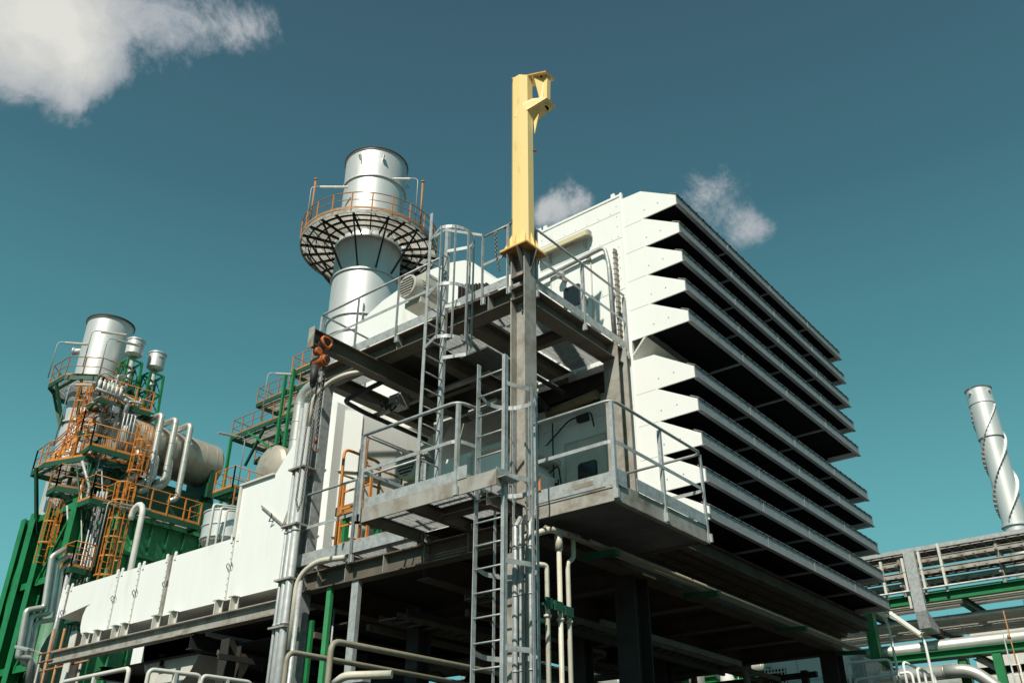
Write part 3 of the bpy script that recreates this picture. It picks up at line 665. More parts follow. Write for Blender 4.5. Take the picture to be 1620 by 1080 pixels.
for i, (x, y, zt, lab) in enumerate(((9.22, 6.9, 4.72, 'left of three slim cream downpipes right of the column, with top elbow'), (9.49, 6.9, 5.15, 'middle of three slim cream downpipes right of the column, with fat collar'), (9.68, 6.9, 4.85, 'right of three slim cream downpipes right of the column, offset at its top'))):
    b = MB()
    if i == 0: pts = fillet([(9.0, 7.0, zt), (x, y, zt), (x, y, 0)], .05)
    elif i == 2: pts = fillet([(x + .14, y, 5.25), (x + .14, y, zt + .1), (x, y, zt), (x, y, 0)], .06)
    else: pts = [(x, y, zt), (x, y, 0)]
    b.path(pts, .032, 10)
    if i == 1: b.tube((x, y, 4.98), (x, y, 5.2), .055, 10)
    b.tube((x, y, 4.1 - .03), (x, y, 4.1), .05, 8)
    single(b, 'pipe', PIPEW, lab, 'pipe', 'slim cream downpipes')
b = MB(); b.path(fillet([(9.1, 7.2, 5.1), (9.3, 6.9, 5.22), (9.95, 6.9, 5.25)], .1), .045, 8); single(b, 'pipe', PIPEW, 'short cream elbow pipe below the right balcony beside the column', 'pipe')
b = MB(); b.box(9.12, 6.84, 4.17, 9.25, 6.87, 4.30); b.box(9.3, 6.84, 4.17, 9.48, 6.87, 4.29); b.box(9.52, 6.84, 4.14, 9.7, 6.87, 4.26); b.box(9.1, 6.87, 4.2, 9.7, 6.9, 4.23); b.box(8.95, 6.87, 3.98, 9.14, 6.95, 4.03); single(b, 'pipe_bracket', DGRN, 'bright green bracket clasping the three slim downpipes', 'bracket')
for i, (dy, r) in enumerate(((7.16, .028), (7.06, .03), (6.92, .02))):
    b = MB(); b.path([(8.9, dy, 0), (8.9, dy, 5.2), (9.0, dy, 5.35)], r, 8)
    for z in (2.6, 3.4, 4.3, 4.9): b.tube((8.9, dy, z), (8.9, dy, z + .02), r + .01, 8)
    single(b, 'conduit', GALV, ['left one of the pale conduits running up inside the ladder cage', 'middle one of the pale conduits running up inside the ladder cage', 'thinnest pale conduit running up inside the ladder cage'][i], 'conduit', 'conduits behind the access ladder')
b = MB(); b.box(8.98, 7.26, 2.2, 9.02, 7.44, 4.9); 
single(b, 'cable_tray', GALVB, 'grey upright cable tray behind the lower ladder', 'cable tray')

# things hanging below the deck
b = MB(); b.box(9.3, 11.2, 3.55, 9.36, 11.3, 5.14); single(b, 'hanger', GRNL, 'bright green flat bar hanging under the lower deck', 'hanger')
b = MB(); b.box(9.4, 11.7, 0, 9.45, 11.8, 4.7); single(b, 'hanger', GRN, 'darker green post just right of the left corner column, below deck', 'post')
b = MB(); b.box(9.28, 10.55, 3.7, 9.36, 10.7, 5.13); b.box(9.2, 10.2, 3.62, 9.36, 10.7, 3.72); single(b, 'hanger', GALV, 'pale grey hanger with a foot, hanging under the lower deck', 'hanger')
for i, x in enumerate((9.55, 9.62, 9.7)):
    b = MB(); b.path([(x, 11.55, 0), (x, 11.55, 4.9)], .018, 6); single(b, 'conduit', GALV, ['first thin conduit behind the green post below deck', 'second thin conduit behind the green post below deck', 'third thin conduit behind the green post below deck'][i], 'conduit', 'thin conduits below deck')
def handrail(pts, m, r, lab, grp=None, n=10):
    b = MB(); b.path(fillet(pts, .12), r, n); return single(b, 'handrail', m, lab, 'handrail', grp)
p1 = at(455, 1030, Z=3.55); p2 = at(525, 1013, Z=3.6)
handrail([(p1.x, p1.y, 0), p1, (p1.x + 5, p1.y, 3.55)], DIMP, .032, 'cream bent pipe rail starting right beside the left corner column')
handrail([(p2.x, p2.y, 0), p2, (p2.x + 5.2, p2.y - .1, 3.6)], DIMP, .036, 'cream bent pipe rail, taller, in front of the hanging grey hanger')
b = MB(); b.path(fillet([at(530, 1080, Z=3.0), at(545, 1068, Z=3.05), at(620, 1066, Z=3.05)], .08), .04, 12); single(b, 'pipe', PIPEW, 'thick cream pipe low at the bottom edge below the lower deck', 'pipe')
# white railings at the bottom left
def wrail(pa, pb, z, lab, r=.03, m=OFFW, drop=1.0, n=3):
    a = at(*pa, Z=z); c = at(*pb, Z=z); t = thing('guard_rail', lab, 'railing', (a.x, a.y, z - drop))
    MB().path(fillet([a - V((0, 0, drop)), a, c, c - V((0, 0, drop))], .08), r, 8).build('top_rail', m, t)
    for k in (1,):
        q = a.lerp(c, k / 2); MB().bar(q - V((0, 0, drop)), q, .04, .06).build('post', m, t)
    MB().path([a - V((0, 0, .5)), c - V((0, 0, .5))], r * .8, 6).build('mid_rail', m, t)
wrail((100, 1078), (205, 1056), 3.6, 'white guard rail at the bottom left, its right end post beside the darker gap', m=OFFW)
wrail((236, 1058), (318, 1068), 3.6, 'white guard rail at the bottom left, nearer one with two corner posts', m=OFFW)
wrail((320, 1068), (398, 1079), 3.6, 'last low stretch of white guard rail towards the conduits at the bottom left', m=OFFW)

# ================================================================== WHITE DUCT and BEAM
DX = 10.5
def yd(px, py, X=DX): return at(px, py, X=X).y
t = thing('exhaust_duct', 'long white panelled duct with rounded lower end lying on grey saddles', 'duct', (DX, 16, 5.8))
yl0 = at(97, 960, X=DX).y; yr = at(127, 990, X=DX).y
b = MB()
poly = [(15.85, 5.80), (yr - .55, 5.80)] + [(yr - .25 + .25 * math.sin(R(a)), 6.1 - .3 * math.cos(R(a))) for a in (10, 40, 70, 90)] + [(yr - .0 + .0, 6.28), (yr - .08, 6.45), (yr - .28, 6.52), (yl0, 6.38), (yl0 + .15, 7.07), (15.85, 7.07)]
b.prism(poly, 'X', DX, 13.2); b.build('duct_wall', WHITE, t)
b = MB(); b.prism([(15.85, 5.80), (15.85, 7.07), (15.83, 8.18), (14.73, 8.20), (13.75, 9.3), (13.0, 9.3), (13.0, 5.80)], 'X', DX - .004, 14.5); b.build('duct_wall', WHITE, t)
b = MB(); b.box(DX - .06, 14.73, 8.17, 14.5, 15.86, 8.21); b.box(DX - .05, 15.80, 7.07, DX, 15.87, 8.2); b.build('edge_trim', OFFW, t)
seams = [(at(107, 945, X=DX).y, .03, 0), (at(183, 940, X=DX).y, .0, 1), (at(223, 900, X=DX).y, 0, 1), (at(268, 900, X=DX).y, .12, 1), (at(368, 880, X=DX).y, .0, 1)]
for y, w, lo in seams:
    b = MB(); z0 = 5.8 if lo else 6.45
    if w: b.box(DX - .03, y - w / 2, z0, DX - .002, y + w / 2, 7.1)
    b.box(DX - .02, y - w / 2 - .012, z0, DX - .003, y - w / 2 - .004, 7.1); b.box(DX - .02, y + w / 2 + .004, z0, DX - .003, y + w / 2 + .012, 7.1)
    b.build('flange_joint', GALVB if w else OFFW, t)
    b = MB(); z = z0 + .06
    while z < 7.05:
        b.tube((DX - .02, y + w / 2 + .045, z), (DX - .002, y + w / 2 + .045, z), .009, 5); z += .13
    b.build('bolt', GALVB, t)
    b = MB()
    for s in (-1, 1):
        b.path([(DX - .02, y + s * .02, 6.40), (DX - .05, y + s * .07, 6.45), (DX - .05, y + s * .09, 6.50), (DX - .04, y + s * .06, 6.54), (DX - .02, y + s * .04, 6.52)], .008, 5)
    b.build('clamp', DARK, t)
    for s in (-1, 1):
        yy = y + s * (.1 + w / 2); b = MB(); b.prism([(yy - .035, 6.98), (yy + .035, 6.98), (yy + .035, 7.13), (yy + .018, 7.165), (yy - .018, 7.165), (yy - .035, 7.13)], 'X', DX - .02, DX + .01); b.build('lifting_lug', WHITE, t)
b = MB(); b.bar(at(414, 800, X=DX - .03), at(450, 832, X=DX - .03), .04, .03); b.prism([(at(446, 845, X=DX).y, 6.95), (at(461, 815, X=DX).y, 7.1), (at(461, 815, X=DX).y, 7.45)], 'X', DX - .05, DX - .01); b.build('guide_bar', GALVB, t)
b = MB(); q = at(431, 820, X=DX - .05); b.path([q + V((0, .05, .12)), q + V((-.03, 0, .05)), q + V((-.03, .06, -.05)), q + V((0, -.04, -.06))], .012, 5); b.build('clamp', DARK, t)
t = thing('support_beam', 'long grey I-beam with saddles under the white duct', 'beam', (10.42, 17, 5.38))
b = MB(); b.ibeam((10.42, 12.2, 5.38), (10.42, 22.3, 5.38), .2, .27, .022, .014); b.build('beam', GALVB, t)
for y in [at(px, 990, X=DX).y for px in (137, 152, 165, 187, 199, 262, 275, 350, 363, 380)][::1]:
    pass
for px, py in ((142, 1005), (160, 1000), (190, 990), (204, 988), (254, 975), (281, 968), (352, 953), (377, 946)):
    y = at(px, py, X=DX).y
    b = MB(); b.box(10.33, y - .012, 5.515, 10.55, y + .012, 5.80); b.box(10.44, y - .1, 5.515, 10.452, y + .1, 5.80); b.box(10.33, y - .1, 5.788, 10.55, y + .1, 5.80); b.build('saddle', OFFW, t)
hcol('steel_column', 'white support leg under the far left end of the duct', 11.0, at(122, 1020, X=11.0).y, 0, 6.1, OFFW, 'Y', .3)
b = MB()
for y in (13.6, 16.6, 19.0, 21.5): b.ibeam((10.35 if y == 16.6 else 11.2, y, 5.08), (16, y, 5.08), .2, .28)
b.box(11.2, 12.4, 5.1, 15.5, 22, 5.13)
single(b, 'cross_girder', DARK, 'dark cross girders and plate beneath the white duct beam', 'steel frame')
# curved fan casing under the beam
t = thing('fan_casing', 'curved off-white scroll casing hanging below the duct beam', 'fan casing', (11.5, 18.5, 4.5))
q = at(230, 1012, X=11.3); cy, cz, rr_ = q.y - 1.2, q.z, 1.2
poly = [(cy + rr_ * math.cos(R(a)), cz + rr_ * math.sin(R(a))) for a in range(0, -181, -12)] + [(cy - rr_, 5.1), (cy + rr_, 5.1)]
b = MB(); b.prism(poly, 'X', 11.3, 12.6); b.build('casing', OFFW, t)
b = MB(); b.path([(11.28, cy + .9, 5.1), (11.28, cy - .2, 3.9)], .008, 4); b.build('wire', PIPEW, t)
# ================================================================== INLET PLENUM behind the decks
t = thing('inlet_plenum', 'large white sloping inlet duct behind the upper walkway, joined to the filter house', 'duct', (12.3, 12, 9))
b = MB(); b.prism([(9.3, 11.4), (9.3, 12.0), (10.49, 12.12), (10.82, 12.45), (11.1, 12.8), (11.39, 13.0), (11.9, 13.14), (12.71, 13.2), (13.0, 13.05), (13.5, 13.05), (14.0, 12.95), (14.5, 12.75), (15.0, 12.4), (15.6, 11.8), (15.9, 11.0), (15.9, 9.35), (9.3, 9.35)], 'X', 12.34, 16.5); b.build('duct_wall', WHITE, t)
b = MB(); b.prism([(9.35, 9.3), (9.35, 10.25), (15.9, 10.25), (15.9, 9.3)], 'X', 12.30, 12.34); b.build('lower_panel', OFFW, t)
b = MB(); b.prism([(9.5, 11.55), (9.5, 11.62), (15.7, 11.3), (15.7, 11.23)], 'X', 12.31, 12.34); b.build('seam', OFFW, t)
b = MB(); q = at(688, 497, X=12.28); b.tube((12.28, q.y, q.z), (12.31, q.y, q.z), .12, 18); b.build('port', BLACK, t)
b = MB(); b.box(12.35, 12.12, 5.65, 14.5, 9.35, 9.3); b.build('lower_wall', OFFW, t)
# white wall right of the left column, corner slanted to catch a bright strip
t = thing('enclosure_wall', 'white enclosure wall between the decks, left end angled to make a bright strip', 'enclosure', (10.3, 12.5, 5.6))
b = MB(); b.prism([(10.25, 13.35), (11.0, 12.78), (12.9, 12.6), (12.9, 13.75), (10.25, 13.75)], 'Z', 5.65, 9.2); b.build('wall', WHITE, t)
b = MB(); b.path([(10.24, 13.34, 7.9), (10.99, 12.76, 7.9), (12.9, 12.58, 7.9)], .018, 6); b.path([(10.24, 13.34, 6.6), (10.99, 12.76, 6.6), (12.9, 12.58, 6.6)], .015, 6); b.path([(10.99, 12.77, 5.7), (10.99, 12.77, 9.1)], .01, 5); b.build('seam', GALVB, t)
t = thing('gear_enclosure', 'white round-shouldered machine casing behind the lower left balcony', 'enclosure', (11.2, 9.5, 5.6))
b = MB(); b.prism([(8.9, 5.65), (8.9, 7.2), (9.15, 7.5), (9.6, 7.62), (11.2, 7.62), (11.2, 7.4), (11.6, 7.2), (11.6, 5.65)], 'X', 11.05, 12.3); b.build('casing', WHITE, t)
b = MB(); b.box(10.95, 8.85, 7.5, 12.3, 9.8, 7.58); b.box(10.95, 9.9, 7.1, 12.3, 11.6, 7.16); b.box(10.98, 9.85, 5.65, 11.05, 9.93, 7.5); b.box(10.98, 10.7, 5.65, 11.05, 10.76, 7.1); b.build('ledge', OFFW, t)
b = MB(); b.tube((10.8, 9.15, 6.55), (11.05, 9.15, 6.55), .5, 28); b.build('inspection_drum', HOODG, t)
def motor(lab, c, ln=.75, r=.3, ax=(1, 0, 0)):
    c = V(c); a = V(ax).normalized()
    t = thing('electric_motor', lab, 'motor', c - V((0, 0, r + .1)), 'electric motors on the decks')
    b = MB(); b.tube(c, c + a * ln, r * .88, 24)
    n = V((0, 0, 1)).cross(a)
    for k in range(22):
        th = R(k * 360 / 22); d = n * math.cos(th) + V((0, 0, 1)) * math.sin(th)
        b.bar(c + d * r * .92 + a * .1, c + d * r * .92 + a * (ln - .05), .012, .07, up=d)
    b.build('finned_body', MOTG, t)
    b = MB(); b.tube(c - a * .16, c + a * .08, r, 28); b.build('fan_cowl', MOTG, t, bevel=.012)
    b = MB(); b.tube(c - a * .165, c - a * .16, r * .8, 24); b.build('grille', DARK, t)
    b = MB()
    for k in range(-3, 4): b.bar(c - a * .17 + n * (-.7 * r) * math.sqrt(1 - (k / 4.2) ** 2) + V((0, 0, k * r / 4.2)), c - a * .17 + n * (.7 * r) * math.sqrt(1 - (k / 4.2) ** 2) + V((0, 0, k * r / 4.2)), .012, .02)
    b.lathe(c - a * .17, [(r * .35, 0), (r * .35, .02), (0, .02)], 14, axis='X')
    b.build('guard', MOTG, t)
    b = MB(); b.box(c.x + .2, c.y - .18, c.z + r * .8, c.x + .55, c.y + .1, c.z + r + .2); b.build('terminal_box', MOTG, t)
    b = MB(); b.box(c.x + .05, c.y - r * .9, c.z - r - .1, c.x + ln, c.y + r * .9, c.z - r + .02); b.build('base', MOTG, t)
    return t
q = at(652, 457, X=10.9); motor('beige finned electric motor up on the upper walkway', q, .7, .26)
q = at(652, 738, X=10.9); motor('beige finned electric motor low behind the left balcony', q, .8, .27)
# motor skid on the upper deck
t = thing('motor_skid', 'dark louvred base frame beneath the upper motor', 'frame', (10.9, 10, 9.4))
b = MB()
qa = at(690, 462, X=10.6)
for k in range(9): b.box(10.6 + .0, 9.9 - .085 * k, 9.75 + .09 * 0, 11.4, 9.93 - .085 * k, 10.9 - .03 * k)
b.build('louvre', DARK, t)
b = MB(); b.box(10.5, 9.1, 9.32, 11.5, 11.4, 9.6); b.box(10.3, 8.95, 10.15, 10.38, 10.2, 10.3); b.build('frame', OFFW, t)
# orange ladder rails behind the balcony
t = thing('step_ladder', 'orange tubular access steps with hand loops behind the left balcony', 'steps', (10, 11.6, 5.6))
MB().path(fillet([(10.0, 12.05, 5.6), (10.0, 12.05, 7.9), (10.9, 12.05, 7.9), (10.9, 12.05, 6.7)], .14), .028, 8).build('hand_loop', ORA, t)
MB().path(fillet([(10.0, 11.45, 5.6), (10.0, 11.45, 8.0), (12.2, 11.45, 8.0)], .14), .028, 8).build('hand_loop', ORA, t)
MB().path(fillet([(10.0, 12.05, 7.4), (10.95, 12.05, 7.4)], .1), .02, 6).build('mid_rail', ORB, t)
MB().path(fillet([(10.0, 11.45, 7.45), (12.2, 11.45, 7.45)], .1), .022, 6).build('mid_rail', ORB, t)
for x in (10.9, 11.5, 12.1): MB().bar((x, 11.45, 6.7), (x, 11.45, 8.0), .03, .03).build('post', ORB, t)
MB().box(10.0, 10.9, 6.62, 12.2, 12.1, 6.7).build('landing', GRN, t)
MB().box(9.97, 10.9, 6.62, 10.0, 12.1, 6.78).build('kick_plate', ORB, t)
for y in (11.42, 10.75): MB().bar((9.55, y, 5.62), (9.55, y, 6.95), .05, .03).build('stringer', ORA, t)
for z in (5.9, 6.2, 6.5, 6.8): MB().bar((9.55, 10.75, z), (9.55, 11.42, z), .03, .025).build('rung', ORA, t)
for x, y in ((10.1, 11.95), (10.1, 11.1)): MB().box(x - .05, y - .05, 5.6, x + .05, y + .05, 6.62).build('leg', GRN, t)

# insulated silver pipe rising behind the white duct
pa, pb, pc = at(463, 740, X=13), at(476, 620, X=13), at(505, 618, X=13)
b = MB(); b.path(fillet([(pa.x, pa.y, pa.z - 2), pa, (pa.x, pa.y, pb.z), (pa.x, pa.y - 3, pb.z)], .5, 8), .17, 16)
for k in range(5): b.tube((pa.x, pa.y, pa.z - .3 + .5 * k), (pa.x, pa.y, pa.z - .28 + .5 * k), .178, 16)
single(b, 'pipe', CLAD, 'fat silver insulated pipe bending over behind the left corner column', 'pipe')
# white gooseneck vent rising over the duct
q = at(198, 905, X=12); zt = at(215, 800, X=12).z
b = MB(); pth = [V((12, q.y - .25, 5.9)), V((12, q.y - .25, zt - .3))] + [V((12 , q.y - .25 + .28 - .28 * math.cos(R(a)), zt - .3 + .3 * math.sin(R(a)))) for a in range(20, 171, 25)] + [V((12, q.y + .31, zt - .35))]
b.path(pth, .078, 12)
single(b, 'vent_pipe', OFFW, 'white gooseneck vent pipe rising above the white duct', 'pipe')

# ================================================================== CENTRAL CHIMNEY
CC = V((28.3, 33.7, 0))
t = thing('chimney', 'tall silver steel chimney with wide round gallery in the middle of the plant', 'chimney', CC); CH = t
b = MB(); b.lathe(CC, [(1.88, 0), (1.88, 27.4), (1.88, 29.2), (1.86, 31.6), (1.80, 32.2), (1.82, 34), (1.84, 37.7), (1.9, 37.7), (1.9, 37.8), (1.8, 37.8), (1.8, 35)], 64); b.build('shaft', ALU, t)
for z, r in ((25.3, 1.88), (26.3, 1.88), (29.15, 1.88), (31.3, 1.87), (35.7, 1.83)): MB().lathe(CC, [(r, z), (r + .09, z), (r + .09, z + .09), (r, z + .09)], 64, smooth=False).build('stiffening_ring', ALU, t)
b = MB(); b.lathe(CC, [(1.84, 37.72), (1.93, 37.74), (1.93, 37.83), (1.84, 37.83), (1.84, 37.72)], 64); b.build('rim', DARK, t)
for a in (200, 335, 240): 
    d = V((math.cos(R(a)), math.sin(R(a)), 0)); c = CC + d * 1.86
    b = MB(); b.bar(c + V((0, 0, 36.9)), c + d * .25 + V((0, 0, 37.15)), .06, .3); b.build('lifting_lug', ALU, t)
b = MB(); d = (CAM - CC); d.z = 0; d.normalize(); c = CC + d * 1.95
b.box(c.x - .03, c.y - .03, 25.6, c.x + .03, c.y + .03, 26.9); b.build('fin', HOODG, t)
t = thing('gallery', 'round open-grid gallery with struts and orange rail around the central chimney', 'platform', CC + V((0, 0, 31.5)))
GR, GZ = 3.87, 31.7
b = MB()
r = 2.1
while r < GR: b.lathe(CC, [(r, GZ - .05), (r + .008, GZ - .05), (r + .008, GZ), (r, GZ)], 60, smooth=False); r += .052
for k in range(260):
    a = R(k * 360 / 260); d = V((math.cos(a), math.sin(a), 0)); b.bar(CC + d * 1.95 + V((0, 0, GZ - .03)), CC + d * GR + V((0, 0, GZ - .03)), .008, .045)
b.build('floor_grating', OFFW, t)
for k in range(24):
    a = R(k * 15 + 4); d = V((math.cos(a), math.sin(a), 0))
    b = MB(); b.ibeam(CC + d * 1.95 + V((0, 0, GZ - .14)), CC + d * GR + V((0, 0, GZ - .14)), .06, .16); b.build('radial_beam', DARK, t)
for k in range(12):
    a = R(k * 30 + 4); d = V((math.cos(a), math.sin(a), 0))
    b = MB(); b.bar(CC + d * 1.92 + V((0, 0, 29.3)), CC + d * (GR - .25) + V((0, 0, GZ - .25)), .085, .085); b.build('strut', DARK, t)
b = MB()
for r in (2.5, 3.0, 3.45): b.lathe(CC, [(r, GZ - .16), (r + .04, GZ - .16), (r + .04, GZ - .06), (r, GZ - .06), (r, GZ - .16)], 60, smooth=False)
b.build('ring_beam', DARK, t)
b = MB(); b.lathe(CC, [(GR, GZ - .25), (GR + .03, GZ - .25), (GR + .03, GZ - .02), (GR, GZ - .02), (GR, GZ - .25)], 72, smooth=False); b.build('edge_ring', GALVB, t)
b = MB(); b.lathe(CC, [(GR + .05, GZ), (GR + .06, GZ), (GR + .06, GZ + .16), (GR + .05, GZ + .16), (GR + .05, GZ)], 72, smooth=False); b.build('toe_board', ORB, t)
b = MB()
for z, rr_ in ((GZ + 1.12, .03), (GZ + .62, .022)):
    b.path([CC + V((math.cos(R(5 * k)) * (GR + .04), math.sin(R(5 * k)) * (GR + .04), z)) for k in range(72)], rr_, 6, closed=True)
rl = b.build('railing', ORB, t)
b = MB()
for k in range(22):
    a = R(k * 360 / 22); c = CC + V((math.cos(a), math.sin(a), 0)) * (GR + .04); MB().bar(c + V((0, 0, GZ - .1)), c + V((0, 0, GZ + 1.12)), .055, .055).build('post', ORA, rl)
b = MB()
for k in range(26):
    a = R(k * 360 / 26 + 3); c = CC + V((math.cos(a), math.sin(a), 0)) * 2.35
    b.bar(c + V((0, 0, GZ)), c + V((0, 0, GZ + 1.1)), .04, .04)
b.path([CC + V((math.cos(R(6 * k)) * 2.35, math.sin(R(6 * k)) * 2.35, GZ + 1.1)) for k in range(60)], .025, 5, closed=True)
b.build('inner_railing', OFFW, t)
dv = V((-RT.y, RT.x, 0)) ; rx = V((RT.x, RT.y, 0)).normalized(); fwh = V((FW.x, FW.y, 0)).normalized()
c = CC - rx * 3.3 - fwh * 1.9; gooseneck('lamp on bent arm at the left rim of the chimney gallery', (c.x, c.y, GZ), 3.1, (rx.x * 1.0, rx.y * 1.0), tube_len=1.6)
c = CC + rx * 2.9 - fwh * 2.4; gooseneck('lamp on bent arm at the right rim of the chimney gallery', (c.x, c.y, GZ), 3.3, (-rx.x * .9, -rx.y * .9), tube_len=1.0)
for s, lab in ((-3.0, 'brown standing pipe beside the left lamp of the chimney gallery'), (3.15, 'brown standing pipe beside the right lamp of the chimney gallery')):
    c = CC + rx * s + fwh * (-2.3 if s < 0 else -2.1); b = MB(); b.tube((c.x, c.y, GZ), (c.x, c.y, GZ + 3.3), .06, 8); b.tube((c.x, c.y, GZ + 3.25), (c.x, c.y, GZ + 3.35), .1, 8); single(b, 'standpipe', ORB, lab, 'pipe')

# ================================================================== HEAT RECOVERY UNIT (left)
SX, SY = 20.25, 46.0
t = thing('chimney', 'shorter silver chimney rising from the green boiler at the left', 'chimney', (SX, SY, 0))
b = MB(); b.lathe((SX, SY, 0), [(1.18, 8), (1.18, 22.4), (1.2, 23.6), (1.22, 27.32), (1.28, 27.32), (1.28, 27.46), (1.18, 27.46), (1.16, 25)], 56); b.build('shaft', ALU, t)
for z in (19.2, 21.0, 22.6): MB().lathe((SX, SY, 0), [(1.18, z), (1.29, z), (1.29, z + .1), (1.18, z + .1)], 56, smooth=False).build('stiffening_ring', ALU, t)
b = MB(); b.lathe((SX, SY, 0), [(1.2, 27.34), (1.31, 27.36), (1.31, 27.47), (1.2, 27.47)], 56); b.build('rim', DARK, t)
b = MB(); c = V((SX, SY, 25.6)) - rx * 1.15 - fwh * .3; b.tube(c, c - rx * .4, .17, 14); b.tube(c - rx * .36, c - rx * .44, .23, 14); b.build('nozzle', ALU, t)
def far_platform(name_lab, poly, z, braces=(), rail=None, beamm=DGRN, skip=(), pitch=.12, grp=None, railm=ORA, floorm=GALVB, cat='platform', h=1.1, beams=1.0):
    """poly: convex outline (x, y)"""
    cx = sum(p[0] for p in poly) / len(poly); cy = sum(p[1] for p in poly) / len(poly)
    t = thing('access_platform', name_lab, cat, (cx, cy, z), grp)
    b = MB(); n = len(poly)
    for i in range(n):
        a, c = poly[i], poly[(i + 1) % n]; b.bar((*a, z - .14), (*c, z - .14), .08, .26)
    x0, x1 = min(p[0] for p in poly), max(p[0] for p in poly); y0, y1 = min(p[1] for p in poly), max(p[1] for p in poly)
    def span(x):
        ys = []
        for i in range(n):
            (xa, ya), (xb, yb) = poly[i], poly[(i + 1) % n]
            if (xa - x) * (xb - x) < 0: ys.append(ya + (yb - ya) * (x - xa) / (xb - xa))
        return (min(ys), max(ys)) if len(ys) > 1 else None
    x = x0 + beams * .5
    while x < x1:
        s = span(x)
        if s: b.bar((x, s[0], z - .12), (x, s[1], z - .12), .06, .16)
        x += beams
    b.build('frame', beamm, t)
    b = MB(); x = x0 + .03
    while x < x1:
        s = span(x)
        if s: b.box(x, s[0], z - .035, x + .012, s[1], z)
        x += pitch * .55
    b.build('floor_grating', floorm, t)
    rail = rail or [*poly, poly[0]]
    railing(t, [V((*p, z)) for p in rail], railm, h, 1.0, .028, .1, near=False, pw=.07)
    if braces:
        b = MB()
        for p, q in braces: b.bar(p, q, .14, .14)
        b.build('brace', beamm, t)
    return t
# boiler casing
t = thing('boiler_casing', 'green ribbed boiler casing on tall columns behind the white duct', 'boiler', (22, 44, 0))
b = MB(); b.box(20.3, 40.4, 6, 24.7, 46, 15.2); b.build('casing', GRNL, t)
b = MB()
x = 20.3
while x < 24.8: b.box(x, 40.26, 6, x + .05, 40.4, 15.2); x += .88
for z in (13.35, 15.05, 11.0): b.box(20.3, 40.18, z, 24.75, 40.4, z + .16)
b.build('rib', GRNL, t)
b = MB(); b.box(19.0, 42.2, 4, 20.3, 45.9, 15.3); b.build('side_duct', DGRN, t)
b = MB()
for y in (42.6, 43.4, 44.2, 45.0, 45.8): b.box(18.88, y, 4, 19.0, y + .06, 15.2)
b.build('rib', GRN, t)
b = MB(); b.box(24.75, 40.6, 4, 25.6, 41.4, 17.0); b.box(24.3, 40.5, 15.2, 25.6, 46, 15.5); b.box(20.3, 41.0, 15.2, 24.7, 46, 17.2); b.build('support_wall', DGRN, t)
for (x, y, z1, w, lab) in ((18.55, 40.7, 15.5, .55, 'front green corner column of the boiler, a grey-green pipe stub below'), (18.55, 43.3, 15.6, .5, 'second tall green column of the boiler side'), (18.55, 44.75, 15.6, .6, 'third tall green column of the boiler side'), (18.55, 45.75, 15.5, .5, 'outermost tall green column at the left edge')):
    hcol('green_column', lab, x, y, 0, z1, GRN, 'Y', w, 'green boiler columns', .5)
b = MB()
for z in (4.5, 8.2, 12.0, 15.3):
    b.bar((18.55, 40.8, z), (18.55, 45.6, z), .14, .3)
for a, c in (((45.6, 4.5), (44.9, 8.2)), ((44.9, 8.2), (45.6, 12)), ((45.6, 12), (44.9, 15.3))): b.bar((18.5, *a), (18.5, *c), .1, .12)
for a, c in (((43, 4.5), (40.9, 8.2)), ((43, 8.2), (40.9, 12)), ((43, 12), (40.9, 15.3))): b.bar((18.5, *a), (18.5, *c), .1, .12)
single(b, 'bracing', GRN, 'green girders and diagonals tying the tall boiler columns', 'bracing')
b = MB(); b.tube((18.4, 40.35, 2), (18.4, 40.35, 10.3), .38, 18); single(b, 'green_pipe', mat('grey_green', (.10, .22, .13), (.07, .16, .09), rough=.5), 'thick grey-green round post at the foot of the front boiler column', 'pipe')
# steam drum
def drum(name_lab, x0, x1, y, z, r, cat='drum'):
    t = thing('steam_drum', name_lab, cat, ((x0 + x1) / 2, y, z - r))
    b = MB(); b.lathe((0, y, z), [(0, x0 - .45), (r * .55, x0 - .38), (r * .88, x0 - .2), (r, x0), (r, x1), (r * .88, x1 + .2), (r * .55, x1 + .38), (0, x1 + .45)], 40, axis='X'); b.build('shell', DRUM, t)
    b = MB(); x = x0 + .2
    while x < x1: b.lathe((0, y, z), [(r + .004, x), (r + .012, x), (r + .012, x + .035), (r + .004, x + .035)], 40, axis='X', smooth=False); x += .62
    b.build('cladding_band', DRUM, t)
    for x in (x0 + .9, x1 - .5):
        b = MB(); b.prism([(y - r * .9, z - r * 1.05), (y + r * .9, z - r * 1.05), (y + r * .9, z - r * .3), (y + .3, z - r * .9), (y - .3, z - r * .9), (y - r * .9, z - r * .3)], 'X', x, x + .2); b.box(x - .1, y - r, z - r * 1.7, x + .3, y + r, z - r * 1.05); b.build('saddle', DGRN, t)
    return t
drum('long tan clad steam drum lying on top of the green boiler', 20.2, 25.7, 42.2, 19.55, 1.22)
b = MB(); b.box(19.8, 41.4, 17.2, 25.8, 43, 17.6); b.box(20, 41.2, 16.6, 25.5, 41.6, 17.2); single(b, 'drum_support', DGRN, 'dark green girder frame below the steam drum', 'steel frame')
